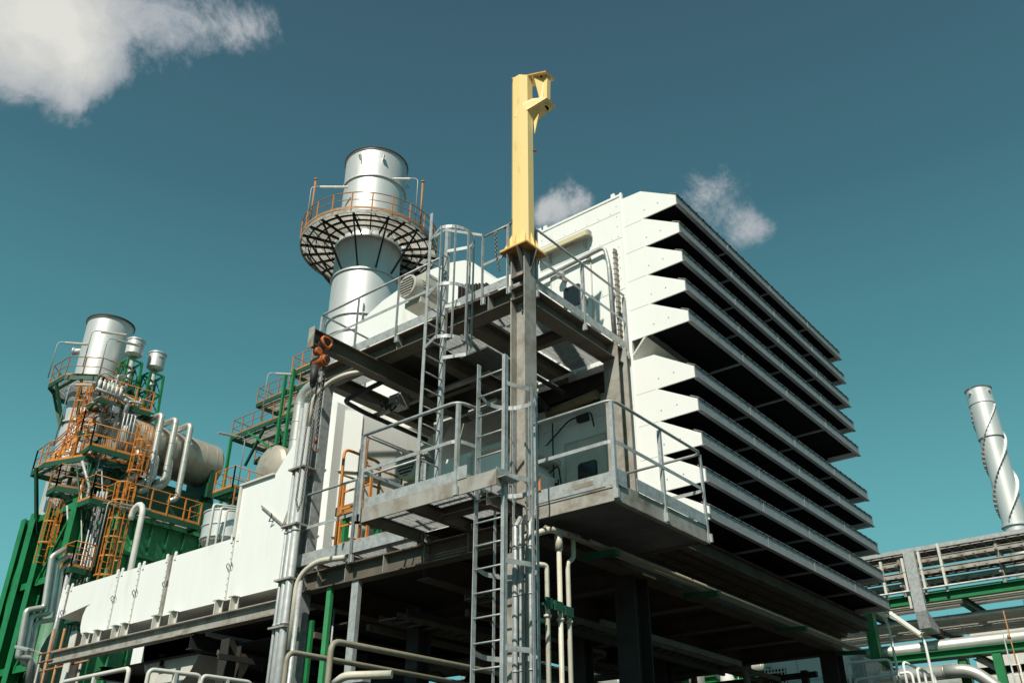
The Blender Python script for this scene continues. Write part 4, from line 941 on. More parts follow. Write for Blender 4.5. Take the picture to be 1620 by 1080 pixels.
for i, (pxt, pxb, pyb) in enumerate(((258, 232, 775), (282, 258, 760), (303, 280, 790))):
    yp = 40.75
    a = at(pxt - 1, 655 + 8 * i, Y=yp); lo = at(pxb, pyb, Y=yp)
    x = (a.x + lo.x) / 2
    b = MB(); b.path(fillet([(x - .15, 43.0, a.z - .1), (x - .15, 42.3, a.z - .1), (x, yp, a.z), (x, yp, lo.z), (x - .35, yp + .4, lo.z - .1)], .28, 6), .155, 14)
    for z in (lo.z + .8, lo.z + 2.0, lo.z + 3.1): b.tube((x, yp, z), (x, yp, z + .03), .165, 14)
    single(b, 'pipe', CLAD, ['left one of three silver pipes bent over the steam drum', 'middle one of three silver pipes bent over the steam drum', 'right one of three silver pipes bent over the steam drum'][i], 'pipe', 'silver pipes over the drum')
for i, px in enumerate((222, 246, 268)):
    a = at(px, 715 + 6 * i, Y=40.95); b = MB()
    b.path(fillet([(a.x, 41.5, a.z), (a.x, 40.95, a.z), (a.x, 40.9, a.z - 1.35), (a.x - .7, 41.3, a.z - 1.75), (a.x - 1.3, 41.9, a.z - 1.75)], .42, 6), .22, 14)
    for k in range(4): b.tube((a.x, 40.92, a.z - .5 - .2 * k), (a.x, 40.92, a.z - .48 - .2 * k), .235, 14)
    single(b, 'pipe', CLAD, ['left S-bent clad downcomer under the drum front', 'middle S-bent clad downcomer under the drum front', 'right S-bent clad downcomer under the drum front'][i], 'pipe', 'S-bent downcomers')
for i in range(4):
    a = at(192 + 6 * i, 680, Y=40.9); b = MB(); b.path([(a.x, 40.9, a.z - 1.2), (a.x, 40.9, a.z + .9 - .05 * i), (a.x, 42, a.z + 1.3)], .035, 6)
    single(b, 'thin_pipe', GALV, ['first', 'second', 'third', 'fourth'][i] + ' from the left of the thin upright pipes at the near end of the drum', 'pipe', 'thin pipes at the drum end')
# platforms
far_platform('orange railed walkway on top of the green ribbed casing', [(20.35, 39.4), (23.95, 39.4), (23.95, 40.4), (20.35, 40.4)], 15.35, rail=[(20.35, 40.4), (20.35, 39.4), (23.95, 39.4), (23.95, 40.4)])
far_platform('small orange railed landing at the head of the big caged ladder', [(18.3, 39.3), (19.5, 39.3), (19.5, 40.4), (18.3, 40.4)], 15.2, railm=ORA, floorm=DGRN)
far_platform('low small orange landing left of the big caged ladder', [(18.2, 39.4), (19.1, 39.4), (19.1, 40.3), (18.2, 40.3)], 12.1, railm=ORA)
far_platform('wide railed gallery at mid height around the boiler chimney foot', [(17.9, 45.3), (17.7, 43.6), (18.5, 41.2), (21.0, 40.6), (21.2, 42.2), (19.8, 45.2)], 17.75,
    braces=[((17.6, 44.2, 17.6), (18.6, 44.6, 14.6)), ((19.0, 40.9, 17.6), (18.7, 41.0, 14.4)), ((20.6, 40.8, 17.6), (19.2, 40.9, 15.2))], railm=ORA)
far_platform('compact orange railed platform at the near end of the drum', [(18.3, 40.6), (20.6, 40.3), (20.6, 41.6), (18.5, 41.8)], 18.1, railm=ORA)
far_platform('small orange railed platform high beside the chimney, under the silencers', [(18.6, 41.6), (21.2, 41.2), (21.4, 42.6), (18.8, 43.0)], 21.0, railm=ORA)
ov = [(SX + 2.25 * math.cos(R(a)), SY + 2.25 * math.sin(R(a))) for a in range(22, 382, 45)]
far_platform('top octagonal gallery with orange rail around the boiler chimney', ov, 23.2, braces=[((SX + 2.1 * math.cos(R(a)), SY + 2.1 * math.sin(R(a)), 23.0), (SX + 1.22 * math.cos(R(a)), SY + 1.22 * math.sin(R(a)), 20.9)) for a in range(0, 360, 45)], railm=ORB)
b = MB()
for a in range(158, 292, 12):
    c0 = V((SX + 2.6 * math.cos(R(a)), SY + 2.6 * math.sin(R(a)), 22.9)); 
    pass
# caged ladders on the boiler
def far_cage(lab, cx, cy, z0, z1, r=.42, m=ORA, ang=270, hoops=None, grp='orange caged ladders on the boiler'):
    t = thing('caged_ladder', lab, 'ladder', (cx, cy, z0), grp)
    for s in (-.22, .22): MB().bar((cx + s, cy + .3, z0 - .9), (cx + s, cy + .3, z1 + .2), .06, .04).build('stringer', m, t)
    z = z0 - .8
    while z < z1: MB().tube((cx - .22, cy + .3, z), (cx + .22, cy + .3, z), .018, 5).build('rung', m, t); z += .3
    for z in (hoops or [z0 + (z1 - z0) * k / max(1, round((z1 - z0) / .95)) for k in range(round((z1 - z0) / .95) + 1)]):
        rr_ = r * 1.12 if z == z0 else r
        b = MB(); b.strip([(cx + rr_ * math.cos(R(a)), cy + rr_ * math.sin(R(a)), z) for a in range(130, 411, 20)], .06, .02); b.build('hoop', m, t)
    for a in range(140, 401, 32): MB().bar((cx + r * math.cos(R(a)), cy + r * math.sin(R(a)), z0), (cx + r * math.cos(R(a)), cy + r * math.sin(R(a)), z1), .034, .022).build('cage_bar', m, t)
far_cage('big orange caged ladder in front of the green boiler columns', 19.75, 39.2, 11.9, 16.2, .46)
far_cage('upper orange caged ladder hanging at the near end of the drum', 20.55, 40.0, 17.2, 19.6, .42)
far_cage('narrow orange caged ladder left behind the front boiler column', 18.2, 42.3, 13.6, 15.6, .34)
far_cage('slim orange caged ladder climbing beside the boiler chimney', 18.7, 43.6, 18.4, 22.3, .3)
t = thing('stair_flight', 'orange stair flight slanting between the boiler galleries', 'stairs', (18.4, 44.5, 17.8))
b = MB()
for dy in (0, .6):
    b.bar((18.0, 44.6 - dy, 17.8), (19.6, 42.9 - dy, 21.0), .05, .2); b.path([(18.0, 44.6 - dy, 18.8), (19.6, 42.9 - dy, 22.0)], .03, 5); b.path([(18.0, 44.6 - dy, 18.3), (19.6, 42.9 - dy, 21.5)], .025, 5)
b.build('stringer', ORA, t)
b = MB()
for k in range(10): b.box(17.98 + .16 * k, 44.0 - .17 * k, 17.9 + .32 * k, 18.14 + .16 * k, 44.6 - .17 * k, 17.93 + .32 * k)
b.build('tread', ORB, t)
# silencers
def silencer(lab, px, pyt, pyb, ytop):
    a = at(px, pyt, Y=44); lo = at(px, pyb, Y=44); cx = (a.x + lo.x) / 2; zt, zb = a.z, lo.z; r = .46
    t = thing('silencer', lab, 'silencer', (cx, 44, zb), 'vent silencers on green frames')
    b = MB(); b.lathe((cx, 44, 0), [(0, zb + .05), (r * .5, zb - .02), (r * .96, zb + .12), (r, zb + .14), (r, zt), (r + .04, zt), (r + .04, zt + .07), (r, zt + .07), (0, zt + .02)], 28); b.build('drum', ALU, t)
    b = MB(); n = (V((CAM.x, CAM.y, 0)) - V((cx, 44, 0))).normalized()
    for k in range(7):
        d = Matrix.Rotation(R(12 + 5 * k), 3, 'Z') @ n; c = V((cx, 44, (zt + zb) / 2 + .15)) + d * (r + .004)
        b.bar(c, c + V((0, 0, .05 + .03 * (k % 2))), .02, .01, up=d)
    b.build('marking', DARK, t)
    b = MB(); b.tube((cx, 44, zb - 3.6), (cx, 44, zb + .1), .13, 12); b.build('inlet_pipe', GALV, t)
    b = MB(); w = .5; z0, z1 = zb - 3.9, zb - .35
    cs = [(cx - w, 44 - w), (cx + w, 44 - w), (cx + w, 44 + w), (cx - w, 44 + w)]
    for (x, y) in cs: b.bar((x, y, z0), (cx + (x - cx) * .8, 44 + (y - 44) * .8, z1), .11, .11)
    for k in range(4):
        za = z0 + (z1 - z0) * k / 3
        for i in range(4):
            (xa, ya), (xb, yb) = cs[i], cs[(i + 1) % 4]; f = 1 - .2 * k / 3
            P = lambda x, y, ff, zz_: (cx + (x - cx) * ff, 44 + (y - 44) * ff, zz_)
            b.bar(P(xa, ya, f, za), P(xb, yb, f, za), .07, .09)
            if k < 3: b.bar(P(xa, ya, f, za), P(xb, yb, 1 - .2 * (k + 1) / 3, z0 + (z1 - z0) * (k + 1) / 3), .05, .05)
    b.build('lattice_frame', GRN, t)
silencer('left silver silencer drum on a green lattice frame', 213, 540, 566, 0)
silencer('right silver silencer drum on a green lattice frame, set slightly lower', 247, 561, 587, 0)
# pipework and valves around the drum end
random.seed(3)
for i in range(26):
    x = random.uniform(18.6, 21.0); y = random.uniform(41.0, 43); z = random.uniform(18.3, 21.3); b = MB()
    L1 = random.uniform(.6, 1.8); dx = random.choice((-1, 1)) * random.uniform(.2, .9)
    b.path(fillet([(x, y, z), (x, y, z + L1), (x + dx, y, z + L1 + .1), (x + dx, y + .6, z + L1 + .1)], .1), random.choice((.035, .05, .09)), 7)
    if i % 3 == 0: b.tube((x, y - .1, z + L1 * .5), (x, y + .1, z + L1 * .5), .18, 12); b.tube((x - .2, y, z + L1 * .7), (x + .2, y, z + L1 * .7), .1, 10)
    o = single(b, 'thin_pipe', (GALV, CLAD, OFFW)[i % 3], 'one of the tangled small pipes and valves at the near end of the drum', 'pipe', 'tangled small pipes at the drum end')
a = at(152, 614, Y=41.0); c = at(196, 632, Y=41.0)
t = thing('valve_manifold', 'grey pipe manifold with a row of capped valves below the silencers', 'manifold', a)
b = MB(); b.tube(a, c, .09, 10); b.path(fillet([c, c + V((.25, 0, -.1)), c + V((.25, .1, -.9))], .15), .12, 10); b.build('header', GALV, t)
b = MB()
for k in range(6): q = a.lerp(c, .08 + .15 * k); b.tube(q, q + V((0, 0, .5)), .085, 10); b.tube(q + V((0, 0, .5)), q + V((0, 0, .62)), .05, 8)
b.build('valve', OFFW, t)
# lamps on the boiler
def gl(px, py, Y, h, reach, lab, tl=.9): 
    q = at(px, py, Y=Y); gooseneck(lab, (q.x, q.y, q.z), h, reach, tube_len=tl)
gl(76, 597, 44.6, 2.1, (.55, -.5), 'lamp post leaning over the left corner of the top gallery', 1.1)
gl(131, 580, 43.8, 2.2, (.7, -.5), 'lamp post in front of the boiler chimney shaft', 1.3)
gl(148, 625, 42.0, 3.3, (.8, -.3), 'tall lamp post between the chimney and the silencers', 1.2)
gl(85, 705, 43.5, 3.4, (.4, -.4), 'slim lamp post standing on the mid-height boiler gallery', .8)
gl(148, 896, 38.8, 3.0, (1.0, -.2), 'left one of two low lamps in front of the green casing', 1.4)
gl(133, 905, 39.3, 3.2, (1.2, -.2), 'right longer one of two low lamps in front of the green casing', 1.4)
gl(232, 790, 40.0, 2.4, (-.5, .0), 'thin lamp post beside the left silver drum pipe', .9)
# pipe loops at lower left
def loop(off, r, lab):
    P = [(103, 868), (82, 880), (70, 960), (42, 965), (28, 1040), (48, 1040), (44, 1090)]
    pts = [at(px + off * 5, py + off * 6, Y=39.6 + off * .05) for px, py in P]
    b = MB(); b.path(fillet(pts, .12, 3), r, 12); single(b, 'pipe', CLAD, lab, 'pipe', 'insulated pipe loops at the boiler foot')
loop(0, .12, 'outer stepped insulated pipe loop at the foot of the boiler columns')
loop(1.6, .11, 'middle stepped insulated pipe loop at the foot of the boiler columns')
loop(3.2, .1, 'inner stepped insulated pipe loop at the foot of the boiler columns')
for i in range(3):
    a = at(98 - 4 * i, 880 + 12 * i, Y=39.7); b = MB(); b.path([(a.x + .5, 39.7, a.z + .2), (a.x + .5, 39.7, 6)], .09, 10)
    single(b, 'pipe', GALV, ['right', 'middle', 'left'][i] + ' straight silver riser between the green columns', 'pipe', 'straight silver risers')
for i in range(4):
    a = at(138 + 5 * i, 850, Y=40.3); b = MB(); b.path([(a.x, 40.3, 6), (a.x, 40.3, a.z + 2.2)], .04, 6)
    single(b, 'thin_pipe', GALV, ['first', 'second', 'third', 'fourth'][i] + ' thin tube from the left, behind the low orange landing', 'pipe', 'thin tubes behind the low landing')
far_platform('low orange railed walkway just above the white duct', [(17.6, 36.4), (22.0, 36.0), (22.0, 37.0), (17.6, 37.4)], 9.55, railm=ORA)
# street lamp at left edge
t = thing('lamp_post', 'flat grey lantern head on an arm at the lower left', 'lamp', at(62, 1040, X=12))
q = at(28, 1023, X=12); q2 = at(66, 1032, X=12)
b = MB(); b.bar(q, q.lerp(q2, .55), .2, .09); b.build('lamp_head', GALV, t, bevel=.02)
b = MB(); b.path([q.lerp(q2, .5), q2, (q2.x, q2.y - .1, 0)], .03, 6); b.build('pole', GALVB, t)
t = thing('scaffold', 'small dark tube scaffold at the bottom left under the duct beam', 'scaffold', at(90, 1060, X=11))
b = MB()
for px in (85, 101): q = at(px, 1000, X=11); b.tube((11, q.y, 0), (11, q.y, q.z + .1), .03, 6)
for py in (1035, 1048, 1062): q = at(62, py, X=11); q2 = at(140, py - 18, X=11); b.tube(q, q2, .028, 6)
b.build('tube', ORB, t)

# ================================================================== SECOND UNIT (centre left, farther back)
MX = 30.0
def mp(px, py, X=MX): return at(px, py, X=X)
a = mp(366, 690); c = mp(492, 640)
far_platform('long lower orange railed platform of the farther green frame', [(MX, c.y - 1.5), (MX + 3.2, c.y - 1.5), (MX + 3.2, a.y), (MX, a.y)], 24.2,
    braces=[((MX + .1, 44, 24.0), (MX + .1, 45.5, 21.8)), ((MX + .1, 43.0, 24.0), (MX + .1, 41.2, 21.9)), ((MX + 3, 44, 24), (MX + 3, 46, 21.6))], railm=ORB)
a2 = mp(400, 650); c2 = mp(470, 615)
far_platform('middle orange railed platform of the farther green frame', [(MX + .2, c2.y - 2), (MX + 3, c2.y - 2), (MX + 3, a2.y), (MX + .2, a2.y)], 26.0, railm=ORB)
a3 = mp(455, 605); c3 = mp(500, 585)
far_platform('highest orange railed platform of the farther green frame', [(MX + .2, c3.y - 3), (MX + 3, c3.y - 3), (MX + 3, a3.y), (MX + .2, a3.y)], 27.2, railm=ORA)
q = mp(400, 735); far_platform('small brown hanging platform beneath the farther green frame', [(MX + .6, q.y - 1.6), (MX + 2.4, q.y - 1.6), (MX + 2.4, q.y + .8), (MX + .6, q.y + .8)], 22.3, railm=ORB)
for px, py, top, lab in ((366, 700, 24.1, 'left green post of the farther platform frame'), (447, 640, 27.0, 'middle green post of the farther platform frame'), (462, 620, 27.1, 'right green post of the farther platform frame')):
    q = mp(px, py); b = MB(); b.bar((MX - .05, q.y, 4), (MX - .05, q.y, top), .16, .16); single(b, 'green_post', GRN, lab, 'post', 'green posts of the farther frame')
b = MB(); b.bar((MX + .0, mp(392, 690).y, 24.0), (MX, mp(440, 745).y, 21.6), .12, .12); b.bar((MX, 47, 20), (MX, 42, 20.3), .1, .12); b.bar((MX + 3, 47, 22), (MX + 3, 41, 24), .12, .12); single(b, 'bracing', GRN, 'green diagonal braces of the farther platform frame', 'bracing')
drum('tan clad drum partly hidden behind the tall white casing', 28.5, 34.5, 40.5, 20.0, 1.3)
q = at(335, 770, Y=38.5); 
far_platform('orange railed platform between the drum and the farther frame', [(24.6, 38.0), (27.2, 38.0), (27.2, 39.6), (24.6, 39.6)], at(340, 760, Y=38).z, railm=ORA, floorm=DGRN,
    braces=[((25, 38.1, q.z), (24.8, 40, q.z - 2)), ((27, 38.1, q.z), (25.6, 40, q.z - 2.2))])
q = at(350, 800, Y=36); far_platform('brown railed walkway slanting behind the silver tank', [(24.0, 35.5), (28.5, 35.5), (28.5, 36.8), (24.0, 36.8)], q.z + .3, railm=ORB)
gl(376, 770, 37.0, 2.6, (-.9, .3), 'pale lamp post left of the farther green frame', .9)
gl(413, 665, 40.0, 3.0, (.6, -.6), 'lamp post standing on the farther frame platform', .9)
# tank
q = at(352, 812, X=20); q2 = at(350, 858, X=20)
t = thing('tank', 'small silver cylindrical tank with thin pipes behind the white duct', 'tank', (20, q.y, q2.z))
b = MB(); b.lathe((20.3, q.y, 0), [(0, q2.z), (.9, q2.z), (.95, q2.z + .1), (.95, q.z), (.5, q.z + .16), (0, q.z + .2)], 32); b.build('shell', ALU, t)
b = MB()
for z in (q.z - .05, (q.z + q2.z) / 2, q2.z + .12): b.lathe((20.3, q.y, 0), [(.955, z), (.985, z), (.985, z + .05), (.955, z + .05)], 32, smooth=False)
b.path([(20.3 + .2 * math.cos(R(a)), q.y, q.z + .15 + .22 * math.sin(R(a))) for a in range(0, 181, 20)], .07, 8); b.build('band', ALU, t)
b = MB(); b.lathe((20.3, q.y, 0), [(.35, q2.z - 1.4), (.35, q2.z)], 20); b.build('skirt', GALV, t)
for i, px in enumerate((323, 336, 346)):
    a = at(px, 890, X=19); b = MB(); b.path(fillet([(19, a.y, a.z - 2), (19, a.y, at(px + 8, 800 + 4 * i, X=19).z), (20, a.y - .3, at(px + 8, 800 + 4 * i, X=19).z + .05)], .12), .06 - .012 * i, 8)
    single(b, 'pipe', OFFW, ['leftmost, thickest white riser beside the silver tank', 'middle white riser beside the silver tank', 'thin right white riser in front of the silver tank'][i], 'pipe', 'white risers at the tank')
b = MB(); b.box(19.5, q.y - .6, q2.z - 1.6, 21.2, q.y + 1.4, q2.z - 1.4); b.bar((19.4, q.y + 1.3, 4), (19.4, q.y + 1.3, q2.z - .4), .25, .25); b.box(22, q.y - 3, 6, 24, q.y + 3.5, q2.z - .8); single(b, 'steel_trestle', DGRN, 'dark base frame under the silver tank', 'steel frame')
b = MB()
for i in range(5): b.path([(20 + i * .3, q.y + 2.2 - .4 * i, 5), (20 + i * .3, q.y + 2.2 - .4 * i, q2.z - .2 + .3 * (i % 3))], .06, 7)
single(b, 'pipe', OFFW, 'cluster of short white vent risers left of the silver tank', 'pipes')

# ================================================================== SPIRAL STACK (right)
PX, PY = 49.35, 8.0
t = thing('spiral_stack', 'slender silver stack with helical strakes beyond the pipe rack', 'chimney', (PX, PY, 0))
b = MB(); b.lathe((PX, PY, 0), [(.56, 0), (.56, 22.0), (.61, 22.0), (.61, 22.75), (.68, 22.8), (.62, 22.8), (.62, 20)], 40); b.build('shaft', ALU, t)
b = MB(); b.lathe((PX, PY, 0), [(.56, 15.3), (.64, 15.3), (.64, 15.38), (.56, 15.38)], 40, smooth=False); b.lathe((PX, PY, 0), [(.56, 21.9), (.65, 21.9), (.65, 22.0), (.56, 22.0)], 40, smooth=False)
for a in (60, 240, 150): b.bar((PX + .59 * math.cos(R(a)), PY + .59 * math.sin(R(a)), 22.55), (PX + .72 * math.cos(R(a)), PY + .72 * math.sin(R(a)), 22.55), .12, .14)
b.build('flange', ALU, t)
for s in range(3):
    b = MB(); n = 90; z0, z1 = 15.6, 21.8; pi_, po = [], []
    vs = []
    for k in range(n + 1):
        z = z0 + (z1 - z0) * k / n; a = R(120 * s + 50) + 2 * math.pi * (z - z0) / 6.8
        for rr_, dz in ((.55, 0), (.69, 0), (.69, .015), (.55, .015)): vs.append((PX + rr_ * math.cos(a), PY + rr_ * math.sin(a), z + dz))
    b.add(vs, [(i * 4 + j, i * 4 + (j + 1) % 4, i * 4 + 4 + (j + 1) % 4, i * 4 + 4 + j) for i in range(n) for j in range(4)]); b.build('strake', ALU, t)
    b = MB()
    for k in range(0, n, 3):
        z = z0 + (z1 - z0) * k / n; a = R(120 * s + 50) + 2 * math.pi * (z - z0) / 6.8
        b.bar((PX + .55 * math.cos(a), PY + .55 * math.sin(a), z - .07), (PX + .67 * math.cos(a), PY + .67 * math.sin(a), z - .015), .03, .07)
    b.build('strake_bracket', HOODG, t)

# ================================================================== PIPE RACK (right)
YA, YB = -3, 26
t = thing('pipe_rack', 'green steel pipe rack at the right carrying trays and pipes', 'pipe rack', (26.5, 8, 0))
for x, z in ((25, 7.14), (28, 7.0), (25, 5.75), (28, 5.7)):
    MB().ibeam((x, YA, z), (x, YB, z), .2, .22 if z > 6 else .18).build('long_beam', GRN if x == 25 else DGRN, t)
for x in (25, 28):
    for y in (-1.5, 2.5 if x == 25 else 2.9, 8.05 if x == 25 else 6.7, 14, 20, 25.5):
        if x == 25 and y == 2.5: continue
        MB().ibeam((x, y, 0), (x, y, 7.05), .25, .25, up=(0, 1, 0)).build('column', GRNL if x == 25 else GRN, t)
for y in (-1.5, 2.6, 5.7, 8.05, 11, 14, 17, 20, 23):
    b = MB(); b.ibeam((25.1, y, 7.0), (27.9, y, 7.0), .16, .2); b.ibeam((25.1, y, 5.65), (27.9, y, 5.65), .14, .16); b.build('cross_beam', DGRN, t)
for y in (5.2, 11.3): MB().bar((25, y, 5.7), (25, y, 0), .16, .2).build('hanger_post', GRN, t)
def run(x, z, r, m, lab, y0=YA, y1=YB, grp='pipes along the rack', name='pipe', joints=0):
    b = MB(); b.tube((x, y0, z), (x, y1, z), r, 16)
    if joints:
        y = y0
        while y < y1: b.tube((x, y, z), (x, y + .03, z), r + .008, 16); y += joints
    single(b, name, m, lab, 'pipe', grp)
run(25.42, 6.01, .172, CLAD, 'big shiny insulated pipe along the rack below the green beams', joints=2.4)
run(24.0, 5.2, .15, CLAD, 'polished silver pipe low in front of the rack, ending in an elbow', y0=6.2, joints=1.2)
b = MB(); b.path(fillet([(24.0, 6.2, 5.2), (24.0, 5.6, 5.18), (24.1, 5.0, 4.6), (24.2, 4.9, 3.5)], .3, 8), .15, 14); single(b, 'pipe', CLAD, 'silver elbow turning down at the end of the low pipe', 'pipe')
for i, (x, z, r, m) in enumerate(((25.5, 7.36, .06, CLAD), (25.75, 7.35, .045, OFFW), (26.0, 7.36, .06, CLAD), (26.3, 7.38, .08, CLAD), (26.6, 7.35, .05, PIPEW), (26.9, 7.37, .07, CLAD), (27.3, 7.38, .09, CLAD), (26.6, 6.05, .07, PIPEW), (27.0, 6.1, .12, DARK))):
    run(x, z, r, m, ['first', 'second', 'third', 'fourth', 'fifth', 'sixth', 'seventh and thickest', 'eighth', 'ninth, dark'][i] + ' pipe counted from the front on the rack deck')
def tray(x, z, w, h, lab, y0=YA, y1=YB):
    t = thing('cable_tray', lab, 'cable tray', (x, (y0 + y1) / 2, z))
    b = MB(); b.box(x - w / 2, y0, z, x - w / 2 + .015, y1, z + h); b.box(x + w / 2 - .015, y0, z, x + w / 2, y1, z + h); b.box(x - w / 2 - .02, y0, z + h - .015, x - w / 2, y1, z + h); b.build('side_rail', GALVB, t)
    b = MB(); y = y0
    while y < y1: b.box(x - w / 2, y, z + .01, x + w / 2, y + .06, z + .03); y += .28
    b.build('tray_rung', GALVB, t)
    b = MB(); b.box(x - w / 2 + .05, y0, z + .03, x + w / 2 - .05, y1, z + .07); b.build('cables', BLK, t)
tray(25.1, 8.28, .5, .14, 'topmost closed cable tray of the pipe rack'); tray(25.2, 8.05, .5, .12, 'second cable tray from the top of the pipe rack')
tray(25.0, 7.70, .45, .13, 'third cable tray of the rack, its dark cables showing'); tray(25.2, 7.48, .45, .12, 'lowest cable tray of the rack, just above the green beam')
MB().box(24.84, YA, 8.44, 25.4, YB, 8.45)
b = MB(); b.box(24.83, YA, 8.425, 25.37, YB, 8.435); b.box(24.825, YA, 8.33, 24.832, YB, 8.435); single(b, 'tray_cover', GALV, 'galvanised cover sheet on the topmost rack tray', 'cover')
for i, (px, z0, z1) in enumerate(((1430, 6.9, 8.2), (1458, 7.2, 8.3), (1492, 7.2, 8.42), (1395, 7.2, 8.2))):
    y = at(px, 900, X=24.8).y; b = MB(); b.bar((24.8, y, z0), (24.8, y, z1), .09, .06); b.bar((24.8, y, z0 + .3), (25.3, y, z0 + .3), .05, .08); b.bar((24.8, y, z0 + .62), (25.3, y, z0 + .62), .05, .08)
    single(b, 'tray_post', OFFW, ['slim white tray post just left of the chute', 'short white tray post just right of the chute', 'tallest white tray post right of the chute', 'white tray post next to the rain hood tips'][i], 'post', 'white tray posts on the rack')
t = thing('cable_chute', 'galvanised cable chute dropping from the top trays and running under the rack', 'cable tray', (24.6, 6.6, 6.5))
y = at(1448, 920, X=24.6).y
b = MB(); b.box(24.5, y - .14, 6.75, 24.64, y + .14, 8.3); b.prism([(24.5, 6.75), (24.64, 6.75), (25.4, 6.45), (25.4, 6.32), (24.62, 6.35)], 'Y', y - .14, y + .14); b.build('chute', GALV, t)
b = MB(); b.box(25.3, y - .16, 6.32, 27.8, y - .14, 6.44); b.box(25.3, y + .14, 6.32, 27.8, y + .16, 6.44)
for k in range(10): b.box(25.3 + .25 * k, y - .14, 6.33, 25.34 + .25 * k, y + .14, 6.35)
b.build('ladder_tray', DARK, t)
# white ladder rails and lamps below the rack
for i, (pts, lab) in enumerate((([(1383, 958), (1405, 985), (1412, 1095)], 'left lamp post of bent white pipe at the right corner of the house'), ([(1400, 968), (1462, 1010), (1482, 1100)], 'right lamp post of bent white pipe below the rack'))):
    P = [at(px, py, X=21.5) for px, py in pts]; t = thing('lamp_post', lab, 'lamp', (P[2].x, P[2].y, 0))
    b = MB(); b.path(fillet([P[0].lerp(P[1], .3), P[1], (P[1].x, P[1].y - .02, 0)], .15), .03, 8); b.build('pole', WHITE, t)
    q0, q1 = at(*((1372, 955), (1385, 952))[i], X=21.4), at(*((1402, 975), (1458, 1003))[i], X=21.4)
    MB().bar(q0, q1, .16, .07).build('housing', WHITE, t); MB().bar(q0 - V((0, 0, .06)), q1 - V((0, 0, .06)), .13, .04).build('diffuser', LENS, t)
hz = 4.95
for i, (pa, pb) in enumerate((((1340, 1048), (1408, 1042)), ((1352, 1075), (1442, 1062)), ((1428, 1045), (1462, 1062)), ((1450, 1055), (1478, 1068)))):
    a = at(*pa, X=21.8); c = at(*pb, X=21.8 if i < 2 else 22.4); 
    b = MB(); b.path(fillet([a - V((0, 0, 1.2)), a, c, c - V((0, 0, 1.2))], .12), .03, 8); b.path([a - V((0, 0, .5)), c - V((0, 0, .5))], .022, 6)
    single(b, 'guard_rail', WHITE, ['upper left white guard rail beside the far house column', 'lower longer white guard rail beside the far house column', 'bent white ladder rail left of the right lamp post', 'bent white ladder rail at the right lamp post'][i], 'railing')
t = thing('survey_pole', 'thin red and white poles standing at the lower right', 'pole', at(1590, 1040, X=22))
q = at(1587, 965, X=22); b = MB(); b.tube((22, q.y, 4), q, .014, 6); b.tube((22, q.y + .02, 5.42), (22, q.y + .02, 5.5), .035, 8); b.build('red_pole', ORB, t)
q = at(1586, 1000, X=21); b = MB(); b.tube((21, q.y, 3), q, .014, 6); b.build('grey_pole', GALV, t)
b = MB(); 
q = at(1602, 1035, X=22)
for s in (-.08, .08): b.bar((22, q.y + s, 3), (22, q.y + s, q.z), .03, .03)
z = 3.5
while z < q.z: b.bar((22, q.y - .08, z), (22, q.y + .08, z), .02, .02); z += .2
b.build('lattice', WHITE, t)

# ================================================================== THINGS SEEN BELOW THE MACHINE DECK
t = thing('site_cabin', 'large white cabin beyond the columns, right of centre below the house', 'cabin', (24, 12, 0))
a = at(1218, 1040, X=24); c = at(1310, 1020, X=24)
b = MB(); b.box(24, c.y - .3, 0, 27, a.y, at(1260, 1022, X=24).z); b.build('wall', WHITE, t)
b = MB(); b.box(23.93, c.y, 3.2, 23.99, c.y + .6, 4.6); b.box(23.8, c.y + .7, 3.4, 24, c.y + 1.1, 4.4); b.build('vent_hood', WHITE, t)
b = MB()
for y in (c.y + .9, c.y + 1.8, c.y + 2.6): b.box(23.985, y, .1, 23.998, y + .02, a.z)
b.build('panel_joint', OFFW, t)
t = thing('louvre_panel', 'pale grid-fronted panel between dark posts beyond the house columns', 'panel', at(1225, 1060, X=22))
a = at(1213, 1080, X=22); c = at(1240, 1040, X=22)
b = MB(); b.box(22.0, c.y, 3.2, 22.05, a.y, 5.35); b.build('backing', BLACK, t)
b = MB(); y = c.y
while y < a.y: b.box(21.97, y, 3.2, 22.0, y + .03, 5.35); y += .085
z = 3.2
while z < 5.35: b.box(21.965, c.y, z, 21.997, a.y, z + .03); z += .085
b.build('grid', WHITE, t)
